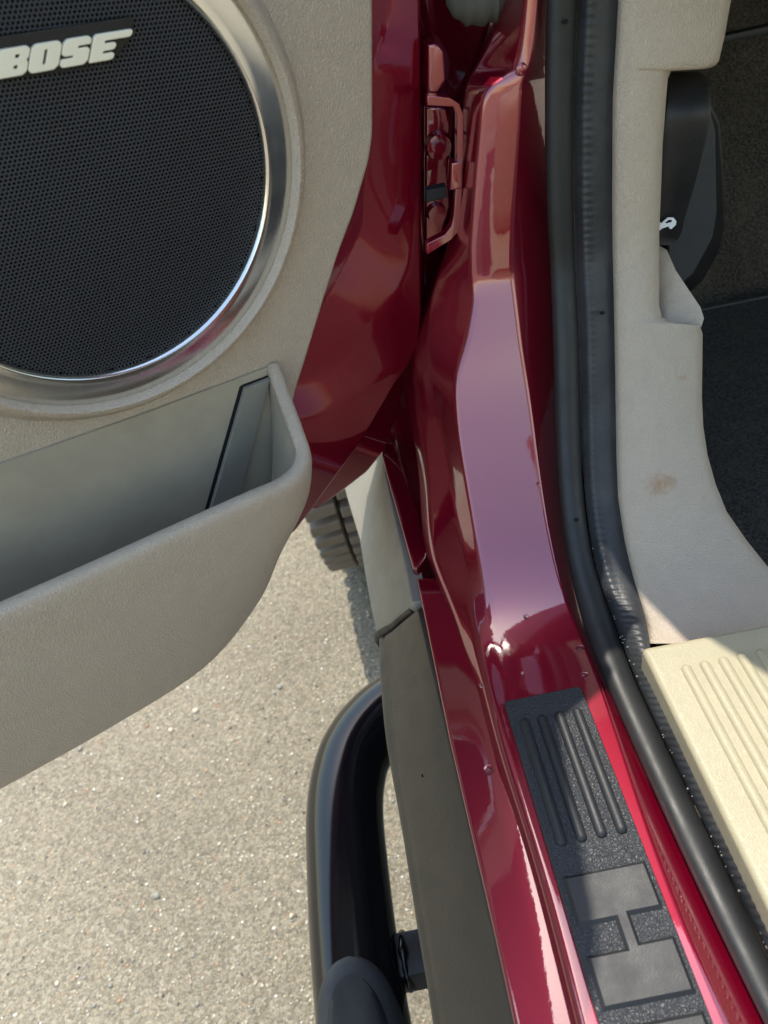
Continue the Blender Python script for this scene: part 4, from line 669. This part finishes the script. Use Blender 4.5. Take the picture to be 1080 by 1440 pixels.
# ------------------------------------------------------------------ the open door
DD, DU, DN, DO = [(-0.866,-0.5,0),(0.0609,-0.1055,0.9925),(0.4963,-0.8596,-0.1219),(0.0664,0.5606,0.9438)]
DM = Matrix((DD, DU, DN)).transposed().to_4x4(); DM.translation = Vector(DO)
def d2(L): return [(p[0], p[1]) for p in L]
TOP = 0.31
o1 = d2([(-0.0234,0.1959,-0.012),(-0.0188,0.128,-0.012),(-0.013,0.0434,-0.012),(-0.0039,-0.0907,-0.012),(0.002,-0.1194,-0.012),(0.0143,-0.1351,-0.012),(0.0329,-0.148,-0.012),(0.0652,-0.1812,-0.012),(0.1003,-0.2059,-0.012),(0.1359,-0.2308,-0.012),(0.1554,-0.2429,-0.012),(0.1785,-0.251,-0.012)])
o1[0] = (o1[0][0], TOP)
shell = [*o1, (o1[-1][0] + 0.05, -0.235), (1.02, -0.235), (1.02, TOP)]
door = link('door', prism_mesh('door', shell, (), -0.060, -0.012, 0.006, 3), PAINT, car, 50)
door.matrix_local = DM
tag(door, 'open door seen from inside, red edge round taupe trim')
o2 = d2([(-0.0438,-0.0337,-0.055),(-0.0373,-0.1178,-0.055),(-0.0269,-0.1667,-0.055),(-0.0134,-0.1928,-0.055),(-0.0014,-0.2257,-0.055),(0.0177,-0.2611,-0.055),(0.0434,-0.2771,-0.055),(0.073,-0.2823,-0.055),(0.1088,-0.2866,-0.055)])
o2[0] = (o2[0][0], TOP)
skin = rounded([*o2, (o2[-1][0] + 0.05, -0.25), (1.04, -0.25), (1.04, TOP)], 0.004, 2)
link('outer_skin', prism_mesh('outer_skin', skin, (), -0.085, -0.060, 0.004, 3), PAINT, door, 50)
mr = link('mirror_shadow_block', box_mesh('mirror_shadow_block', (0.15, 0.36, -0.27), (0.41, 0.66, -0.11), 0.03, 4), PAINT, door, 50)  # unseen block, added and sized to shade the cladding and flange
link('frame_shadow_panel', prism_mesh('frame_shadow_panel', [(0.06, 0.308), (0.24, 0.308), (0.46, 0.95), (0.36, 0.95), (0.13, 0.55)], (), -0.07, -0.02, 0.006, 2), BLACKPL, door, 50)  # unseen panel, shaped to shade the flange and reflect dark in it
# inner trim
t1 = d2([(0.0206,0.2024,0),(0.0285,0.1397,0),(0.0377,0.0665,0),(0.0432,0.0509,0),(0.0599,0.0219,0),(0.0753,0.001,0),(0.0967,-0.0333,0),(0.1199,-0.072,0),(0.1323,-0.0917,0),(0.1485,-0.1304,0),(0.1617,-0.1686,0)])
t1[0] = (t1[0][0], TOP)
trim = [*t1, (t1[-1][0] + 0.02, -0.20), (0.98, -0.20), (0.98, TOP)]
tr = link('door_trim', prism_mesh('door_trim', rounded(trim, 0.006, 3), (), -0.014, 0.0, 0.004, 3), DOORBEIGE, door, 50)

# speaker: surround, metal ring, perforated grille, badge
SCX, SCY, SR = 0.2270, 0.0960, 0.1055
def lathe(name, prof, n=96):
    rows = [[(SCX + r * math.cos(2 * math.pi * k / n), SCY + r * math.sin(2 * math.pi * k / n), c) for r, c in prof] for k in range(n + 1)]
    return grid_mesh(name, rows)
link('speaker_surround', lathe('speaker_surround', [(0.1235, 0.004), (0.1245, 0.0105), (0.1262, 0.0125), (0.1290, 0.0118), (0.1325, 0.0075), (0.1350, 0.003), (0.1385, -0.0005)]), DOORBEIGE, door, 60)
link('speaker_ring', lathe('speaker_ring', [(0.1040, 0.000), (0.1042, 0.0065), (0.1050, 0.0085), (0.1060, 0.0092), (0.1072, 0.0086), (0.1110, 0.0083), (0.1170, 0.0077), (0.1236, 0.0064), (0.1244, 0.0010)]), BRUSHED, door, 40)
link('speaker_backing', lathe('speaker_backing', [(0.0001, 0.0008), (0.105, 0.0008)], 48), GRILLEBACK, door, 60)
bm = bmesh.new()
P = 0.0023; rowh = P * math.sqrt(3) / 2
key = {}
def gv(x, y, z):
    k = (round(x, 5), round(y, 5), round(z, 5))
    if k not in key: key[k] = bm.verts.new((x, y, z))
    return key[k]
nR = int(0.105 / rowh) + 1
lat = math.radians(8)
for j in range(-nR, nR + 1):
    for i in range(-int(0.105 / P) - 2, int(0.105 / P) + 2):
        lx = (i + 0.5 * (j % 2)) * P; ly = j * rowh
        x = lx * math.cos(lat) - ly * math.sin(lat); y = lx * math.sin(lat) + ly * math.cos(lat)
        rr = math.hypot(x, y)
        if rr > 0.1055 - P * 0.6: continue
        dome = 0.0042 + 0.003 * (1 - (rr / 0.105) ** 2)
        ov, iv_, lv = [], [], []
        for k in range(6):
            a = math.radians(60 * k + 30) + lat
            ox, oy = x + P / math.sqrt(3) * math.cos(a), y + P / math.sqrt(3) * math.sin(a)
            od = 0.0042 + 0.003 * (1 - (ox * ox + oy * oy) / 0.105 ** 2)
            ov.append(gv(SCX + ox, SCY + oy, od))
            hx, hy = SCX + x + P * 0.33 * math.cos(a), SCY + y + P * 0.33 * math.sin(a)
            iv_.append(bm.verts.new((hx, hy, dome - 0.00015))); lv.append(bm.verts.new((hx, hy, dome - 0.0018)))
        for k in range(6):
            q = (k + 1) % 6
            bm.faces.new((ov[k], ov[q], iv_[q], iv_[k])); bm.faces.new((iv_[k], iv_[q], lv[q], lv[k]))
me = bpy.data.meshes.new('speaker_grille'); bm.to_mesh(me); bm.free()
link('speaker_grille', me, GRILLE, door, 0)

# badge letters, laid out on the line measured along the grille
B0, B1, B2 = [(0.2513,0.158,0.011),(0.1956,0.1524,0.011),(0.2445,0.1684,0.011)]
ex = Vector((B1[0] - B0[0], B1[1] - B0[1])); ey = Vector((B2[0] - B0[0], B2[1] - B0[1]))
# unit cell: x 0..1 over the word BOSE (without the long arm), y 0..1 up
def U2(x, y): 
    p = Vector((B0[0], B0[1])) + ex * x + ey * y
    return (p.x, p.y)
LET = {
 'B': ([[(0.0, 0), (0.215, 0), (0.245, 0.12), (0.245, 0.44), (0.225, 0.52), (0.245, 0.6), (0.245, 0.88), (0.215, 1), (0.0, 1)], [(0.13, 0.26), (0.165, 0.26), (0.165, 0.38), (0.13, 0.38)], [(0.13, 0.63), (0.165, 0.63), (0.165, 0.75), (0.13, 0.75)]]),
 'O': ([[(0.285, 0), (0.475, 0), (0.51, 0.14), (0.51, 0.86), (0.475, 1), (0.285, 1), (0.255, 0.86), (0.255, 0.14)], [(0.37, 0.24), (0.395, 0.24), (0.395, 0.76), (0.37, 0.76)]]),
 'S': ([[(0.545, 0), (0.735, 0), (0.765, 0.14), (0.765, 0.52), (0.74, 0.62), (0.655, 0.62), (0.655, 0.70), (0.765, 0.70), (0.765, 0.88), (0.735, 1), (0.55, 1), (0.522, 0.86), (0.522, 0.48), (0.55, 0.39), (0.63, 0.39), (0.63, 0.31), (0.522, 0.31), (0.522, 0.12)]]),
 'E': ([[(0.78, 0.0), (0.985, 0), (1.0, 0.08), (1.0, 0.2), (0.98, 0.27), (0.89, 0.27), (0.89, 0.36), (0.985, 0.36), (1.0, 0.44), (1.0, 0.56), (0.98, 0.63), (0.89, 0.63), (0.89, 0.73), (1.115, 0.73), (1.13, 0.80), (1.13, 0.93), (1.115, 1.0), (0.80, 1.0), (0.78, 0.9)]]),
}
bp = [U2(-0.06, -0.14), U2(1.02, -0.14), U2(1.15, 0.6), U2(1.15, 1.4), U2(-0.06, 1.4)]
badge = link('speaker_badge', prism_mesh('speaker_badge', rounded(bp, 0.003, 3), (), 0.0072, 0.0090, 0.0004, 1), BLACKPL, door, 40)
for ch, rings in LET.items():
    rr = [[U2(*p) for p in r] for r in rings]
    link('badge_letter', prism_mesh('badge_letter', rounded(rr[0], 0.0007, 2), [rounded(h, 0.0004, 2) for h in rr[1:]], 0.0094, 0.0118, 0.0004, 2), BADGE, door, 40)

# map pocket
rim = [Vector(p) for p in [(0.1471,-0.0594,0.002),(0.1538,-0.07,0.022),(0.1609,-0.0812,0.044),(0.1669,-0.0909,0.06),(0.1772,-0.0948,0.068),(0.1931,-0.0948,0.072),(0.2183,-0.0893,0.074),(0.2689,-0.0816,0.075),(0.3235,-0.0737,0.076),(0.3759,-0.0654,0.077),(0.4465,-0.0558,0.078),(0.5586,-0.0406,0.08)]]
bot = [Vector(p) for p in [(0.1572,-0.18,0),(0.1638,-0.1816,0.016),(0.1707,-0.1741,0.032),(0.178,-0.1681,0.044),(0.1891,-0.1737,0.05),(0.2042,-0.1887,0.052),(0.2322,-0.2233,0.053),(0.2896,-0.2535,0.054),(0.3731,-0.2499,0.055),(0.4503,-0.2395,0.055),(0.5386,-0.2263,0.055),(0.6751,-0.1996,0.056)]]
rimc = cr(rim, 6); botc = cr(bot, 6)
lipw = 0.0050
rows_o, rows_i = [], []
cen = Vector((0.45, -0.1, 0.0))
for i, (p, q) in enumerate(zip(rimc, botc)):
    t = (rimc[min(i + 1, len(rimc) - 1)] - rimc[max(i - 1, 0)]); t = Vector((t.x, 0, t.z)).normalized()
    out = Vector((-t.z, 0, t.x))
    if out.dot(p - Vector((0.5, 0, 0.0))) < 0 and out.z < 0: out = -out
    if out.z < -0.01: out = -out
    if abs(out.z) < 0.2 and out.x > 0: out = -out
    u = Vector((0, 1, 0))
    mid = p.lerp(q, 0.5) + out * (lipw + 0.004)
    rows_o.append(section([p - out * lipw + u * -0.003, p - out * lipw * 0.9 + u * 0.003, p + out * lipw * 0.9 + u * 0.003, p + out * (lipw + 0.001) - u * 0.006, mid, q + out * 0.004 + u * 0.008, q - out * 0.012 - u * 0.004, Vector((q.x + 0.02, q.y + 0.01, -0.004))], [0, 0.004, 0.005, 0.006, 0.06, 0.016, 0.010, 0]))
    a = p - out * lipw + u * -0.003
    fl_ = Vector((q.x + 0.012, q.y + 0.014, max(0.003, q.z - 0.012)))
    rows_i.append([a + u * 0.001, a.lerp(fl_, 0.3), a.lerp(fl_, 0.9), fl_, Vector((fl_.x + 0.01, fl_.y, 0.0))])
pk = link('map_pocket', grid_mesh('map_pocket', rows_o), DOORBEIGE, door, 60)
link('pocket_liner', grid_mesh('pocket_liner', rows_i), SMOOTHGREY, door, 50)
pb = d2([(0.5324,-0.0044,0.002),(0.3357,-0.0323,0.002),(0.2461,-0.0459,0.002),(0.1457,-0.0583,0.002),(0.144,-0.0894,0.002),(0.1541,-0.1407,0.002)])
pb = [(pb[0][0], pb[0][1])] + pb[1:] + [(pb[-1][0], -0.205), (pb[0][0], -0.205)]
link('pocket_back', prism_mesh('pocket_back', pb, (), 0.0002, 0.0022, 0.0, 0), SMOOTHGREY, door, 40)
dv = d2([(0.1735,-0.0623,0.004),(0.1532,-0.0645,0.004),(0.2031,-0.153,0.004),(0.2299,-0.1537,0.004)])
link('pocket_divider', prism_mesh('pocket_divider', dv, (), 0.0026, 0.0065, 0.0006, 1), DIVIDER, door, 30)
dv2 = d2([(0.1756,-0.0611,0.003),(0.1726,-0.0609,0.003),(0.1506,-0.0639,0.003),(0.1513,-0.0667,0.003),(0.1733,-0.0636,0.003),(0.2306,-0.1556,0.003),(0.2331,-0.1537,0.003)])
link('divider_gap', prism_mesh('divider_gap', dv2, (), 0.0023, 0.0032, 0.0, 1), HOLE, door, 30)

# ------------------------------------------------------------------ hinge between door and pillar
hf = [(0.0768,0.548,1.023),(0.0909,0.548,1.019),(0.0971,0.548,1.014),(0.0992,0.548,1.007),(0.0962,0.548,0.9754),(0.0909,0.548,0.9429),(0.088,0.548,0.93),(0.0816,0.548,0.925),(0.0631,0.548,0.9181),(0.0641,0.548,0.9261),(0.0779,0.548,0.93),(0.0832,0.548,0.9352),(0.0857,0.548,0.943),(0.0918,0.548,0.9772),(0.0951,0.548,1.008),(0.0927,0.548,1.013),(0.076,0.548,1.017)]
hin = link('door_hinge', plane_prism('door_hinge', hf, 0.0, 0.0006, back=0.009), PAINT, car, 40)
nk = [(0.0874,0.5475,0.9792),(0.0954,0.5475,0.9785),(0.0936,0.5475,0.9606),(0.0845,0.5475,0.9615)]
link('hinge_lug', plane_prism('hinge_lug', nk, 0.003, 0.0015, back=0.010), PAINT, hin, 40)
for c, r, q in (([(0.0881,0.6,0.9756)][0], 0.0105, 0.006), ([(0.0872,0.594,0.9773)][0], 0.0055, 0.012), ([(0.0805,0.6,0.9273)][0], 0.008, 0.008)):
    bm = bmesh.new(); bmesh.ops.create_cone(bm, cap_ends=True, segments=6 if r < 0.006 else 20, radius1=r, radius2=r * 0.85, depth=q)
    bmesh.ops.rotate(bm, verts=bm.verts, matrix=Matrix.Rotation(math.pi / 2, 3, 'X'))
    bmesh.ops.translate(bm, verts=bm.verts, vec=Vector(c))
    me = bpy.data.meshes.new('hinge_bolt'); bm.to_mesh(me); bm.free()
    link('hinge_bolt', me, PAINT, hin, 40)
hl = [(0.0821,0.604,1.003),(0.0974,0.604,0.9992),(0.0993,0.604,0.9877),(0.0936,0.604,0.9559),(0.0929,0.604,0.9289),(0.0836,0.604,0.908),(0.0692,0.604,0.9053)]
link('hinge_leaf', plane_prism('hinge_leaf', hl, 0.0, 0.002, back=0.008), PAINT, hin, 40)
ca = [(0.0706,0.565,0.9579),(0.0853,0.565,0.9579),(0.085,0.565,0.9498),(0.0695,0.565,0.9489)]
link('check_arm', plane_prism('check_arm', ca, 0.0, 0.001, back=0.01), DARKMETAL, hin, 40)
kn = [(0.0825,0.565,1.049),(0.0882,0.565,1.049),(0.0923,0.565,1.044),(0.0918,0.565,1.027),(0.0845,0.565,1.019),(0.079,0.565,1.022)]
link('hinge_knuckle', plane_prism('hinge_knuckle', kn, 0.006, 0.002, back=0.02), PAINT, hin, 40)
# rubber cable boot
bc = [(0.122,0.575,1.068)][0]
rows = []
for k in range(13):
    t = k / 12; r = 0.0175 * math.sqrt(max(0.02, 1 - (2 * t - 1) ** 2)) * (1 + 0.08 * math.sin(t * 30))
    rows.append([(bc[0] + (t - 0.5) * 0.045, bc[1] + r * math.cos(2 * math.pi * j / 20), bc[2] + r * math.sin(2 * math.pi * j / 20)) for j in range(20)])
link('cable_boot', grid_mesh('cable_boot', rows, True, True), BOOT, car, 60)
# drain plug at the top of the pillar recess
dp = [(0.1317,0.5182,1.033)][0]
bm = bmesh.new(); bmesh.ops.create_uvsphere(bm, u_segments=16, v_segments=10, radius=0.0042)
for v in bm.verts: v.co = Vector((v.co.x * 0.9, v.co.y * 0.35, v.co.z * 0.9)) + Vector(dp)
me = bpy.data.meshes.new('pillar_plug'); bm.to_mesh(me); bm.free()
link('pillar_plug', me, PAINT, body, 60)

# ------------------------------------------------------------------ footwell
fl = grid_mesh('footwell_carpet', [cr([(x, 0.20, 0.575), (x, 0.75, 0.575), (x, 0.93, 0.58), (x, 1.00, 0.62), (x, 1.13, 0.86), (x, 1.16, 1.2)], 10) for x in [0.165 + 0.035 * k for k in range(30)]])
for v in fl.vertices:
    v.co.z += 0.007 * math.sin(v.co.x * 31 + v.co.y * 17) * math.sin(v.co.y * 23 + 1.0) + random.uniform(-0.002, 0.002)
    v.co.y += 0.006 * math.sin(v.co.x * 44 + v.co.z * 27)
ft_ = link('footwell_carpet', fl, CARPET, car, 60)
sw = grid_mesh('footwell_side', [cr([(0.225, 0.60, z), (0.245, 0.68, z), (0.25, 0.9, z), (0.26, 1.2, z)], 4) for z in (0.56, 0.7, 0.9, 1.2)])
link('footwell_side', sw, CARPET, car, 60)
fr = [(0.3915,0.9,0.9001),(0.4453,0.9,0.868),(0.4569,0.9,0.847),(0.4689,0.9,0.7851),(0.4787,0.9,0.7225),(0.4744,0.9,0.6911),(0.4579,0.9,0.656),(0.4135,0.9,0.6203)]
link('foot_rest', plane_prism('foot_rest', fr, 0.0, 0.004, back=0.03), BLACKPL, car, 50)
fr2 = [(0.385,0.885,0.9043),(0.4363,0.885,0.8657),(0.4435,0.885,0.8457),(0.4567,0.885,0.7501),(0.455,0.885,0.7195),(0.4351,0.885,0.6773),(0.4046,0.885,0.6549)]
link('foot_rest_pad', plane_prism('foot_rest_pad', fr2, 0.0, 0.002, back=0.012), FOOT, car, 50)
pbm = box_mesh('pedal_bar', (0.35, 0.93, 0.922), (0.75, 0.945, 0.93), 0.002)
link('pedal_bar', pbm, PAD, car, 40)
# hood release lever
ll = [(0.2415,0.5518,1.003),(0.2374,0.5436,0.9998),(0.232,0.5331,0.9892),(0.2299,0.5306,0.977),(0.2294,0.5315,0.9491),(0.2285,0.5344,0.9185),(0.2283,0.5363,0.901),(0.2306,0.5356,0.8948)]
lq = [(0.2631,0.5516,0.9993),(0.2636,0.5435,0.9965),(0.2622,0.5329,0.9833),(0.2605,0.5304,0.9709),(0.257,0.5313,0.9435),(0.2525,0.5342,0.9135),(0.2496,0.5352,0.8968),(0.2433,0.5345,0.8919)]
la = cr(ll, 4); lb = cr(lq, 4)
rows = []
for a, b in zip(la, lb):
    e = (b - a).normalized()
    rows.append([a + Vector((0, 0.008, 0)), a, a.lerp(b, 0.12) + Vector((0, -0.002, 0.0)), a.lerp(b, 0.88) + Vector((0, -0.002, 0)), b, b + Vector((0, 0.008, 0))])
lev = link('hood_release_lever', fix(grid_mesh('hood_release_lever', rows, True, True)), BLACKPL, car, 40)
ic = [(0.2279,0.5287,0.9092),(0.2297,0.5288,0.9145),(0.2319,0.5287,0.9125),(0.2334,0.5287,0.9137),(0.2364,0.5288,0.9157),(0.2406,0.5288,0.9148),(0.2429,0.5287,0.9117),(0.2426,0.5287,0.9092),(0.2406,0.5286,0.9076),(0.2396,0.5285,0.9067),(0.238,0.5286,0.9076),(0.2374,0.5287,0.9093),(0.2327,0.5286,0.9087),(0.2306,0.5286,0.9076),(0.2291,0.5285,0.9069)]
ich = [(0.234,0.5287,0.9123),(0.237,0.5287,0.914),(0.2394,0.5287,0.9135),(0.2398,0.5287,0.9119),(0.2361,0.5287,0.9116)]
link('hood_symbol', plane_prism('hood_symbol', ic, 0.0004, 0.0, [ich], back=0.0006), WHITE, lev, 0)

# floor mat lying in the footwell
mp = rounded([(0.215, 0.33), (0.215, 0.62), (0.30, 0.80), (0.36, 0.945), (0.90, 0.935), (0.92, 0.25)], 0.05, 6)
fm_ = link('floor_mat', prism_mesh('floor_mat', mp, (), 0.0, 0.010, 0.003, 2, Matrix.Translation((0, 0, 0.578))), MAT_, None, 50)
tag(fm_, 'black carpet floor mat lying in the dark footwell', 'floor mat')
rp = [Vector((x, y, 0.589)) for x, y in mp]
link('bound_edge', tube('bound_edge', rp + [rp[0]], 0.003, 8), PAD, fm_, 60)

# ------------------------------------------------------------------ unseen rest of the car, roughed in mostly for its shade
link('dash_shade_block', prism_mesh('dash_shade_block', rounded([(0.10, 0.64), (0.106, 0.565), (0.135, 0.515), (0.20, 0.43), (0.30, 0.36), (1.5, 0.34), (1.5, 1.25), (0.10, 1.25)], 0.02, 4), (), 1.12, 1.40, 0.02, 3), BLACKPL, car, 50)  # out of view; outline shaped for the shadow edge on the sill trim
seat_block = link('seat_reflection_block', box_mesh('seat_reflection_block', (0.15, -0.64, 0.72), (0.86, -0.10, 0.97), 0.06, 5), BEIGE2, car, 60)  # out of view; added so the upper pillar reflects something beige
link('seat_back_block', box_mesh('seat_back_block', (0.47, -0.92, 0.92), (0.86, -0.70, 1.62), 0.06, 5), BEIGE2, seat_block, 60)  # unseen too, set inward to stay out of the pillar's reflection
link('roof_shade_slab', box_mesh('roof_shade_slab', (0.66, -1.9, 1.90), (1.50, 0.30, 1.96), 0.02, 3), PAINT, car, 50)  # unseen slab added to darken the interior, kept clear of the paint reflections
link('pillar_shade_tube', tube('pillar_shade_tube', [(0.20, 0.95, 1.25), (0.36, 0.68, 1.58), (0.66, 0.30, 1.93)], 0.035, 12), PAINT, car, 60)  # out of view; added as a shade caster over the interior
link('hood', box_mesh('hood', (0.02, 0.78, 1.22), (1.75, 2.3, 1.28), 0.02, 3), PAINT, car, 50)  # out of view; hood and fender side added for the car's ground shadow
link('fender_side', box_mesh('fender_side', (-0.02, 0.80, 0.93), (0.02, 2.2, 1.27), 0.01, 3), PAINT, car, 50)
link('firewall', box_mesh('firewall', (0.20, 1.22, 0.5), (1.6, 1.26, 1.3), 0.0), DARKMETAL, car, 0)
link('underbody_shade_box', box_mesh('underbody_shade_box', (0.06, -2.0, 0.38), (1.7, 0.85, 0.56), 0.0), DARKMETAL, car, 0)  # plain unseen box, added to darken the space under the car
link('wheel_arch_liner', box_mesh('wheel_arch_liner', (0.20, 0.8, 0.5), (0.24, 2.0, 1.2), 0.0), DARKMETAL, car, 0)

# ------------------------------------------------------------------ water drops on the paint
def drop(p, r, lab, sx=1.0, sy=1.0):
    bm = bmesh.new(); bmesh.ops.create_uvsphere(bm, u_segments=16, v_segments=10, radius=r)
    for v in bm.verts: v.co = Vector((v.co.x * sx, v.co.y * sy, v.co.z * 0.45)) + Vector(p)
    me = bpy.data.meshes.new('water_drop'); bm.to_mesh(me); bm.free()
    o = link('water_drop', me, WATER, None, 60)
    tag(o, lab, 'water drop', 'water drops on the red sill')
drop([(0.0799,0.3688,0.706)][0], 0.0022, 'small clear water drop on the red sill at the foot of the pillar')
drop([(0.1099,0.3353,0.7005)][0], 0.0026, 'flat water drop on the red sill beside the black seal, farther one', 1.3, 0.8)
drop([(0.1051,0.3127,0.7001)][0], 0.0026, 'flat water drop on the red sill just beyond the tread plate corner', 1.3, 0.8)
drop([(0.0257,0.2638,0.6892)][0], 0.0036, 'largest clear water drop, on the red rocker flange left of the tread plate')
drop([(0.0349,0.3226,0.6981)][0], 0.0018, 'tiny water drop on the groove left of the tread plate')
drop([(0.065,0.3241,0.7002)][0], 0.0012, 'tiniest water drop, on the flat red sill above the tread plate')
drop([(0.1123,0.4438,0.7665)][0], 0.0020, 'long water drop running down the pillar edge', 0.8, 1.2)

# grit caught in the groove between the two seal strips
verts, faces = [], []
for k in range(80):
    t = random.random() ** 0.7
    i = min(range(len(C2r)), key=lambda q: abs(C2r[q].y - (0.42 - 0.34 * t)) + (10 if C2r[q].z > 0.85 else 0))
    p = C2r[i].lerp(C2r[max(0, i - 1)], random.random()) + Vector((random.gauss(-0.0002, 0.0009), random.gauss(0, 0.001), 0.0062))
    s = 0.0003 + 0.0005 * random.random() ** 2
    n0 = len(verts)
    verts += [(p.x + v.x * s, p.y + v.y * s, p.z + v.z * s) for v in iv]; faces += [tuple(n0 + q for q in f) for f in jf]
sg = link('groove_grit', mesh('groove_grit', verts, faces), GR[2][0], None, 60)
tag(sg, 'sandy grit caught in the groove of the black door seal', kind='stuff')
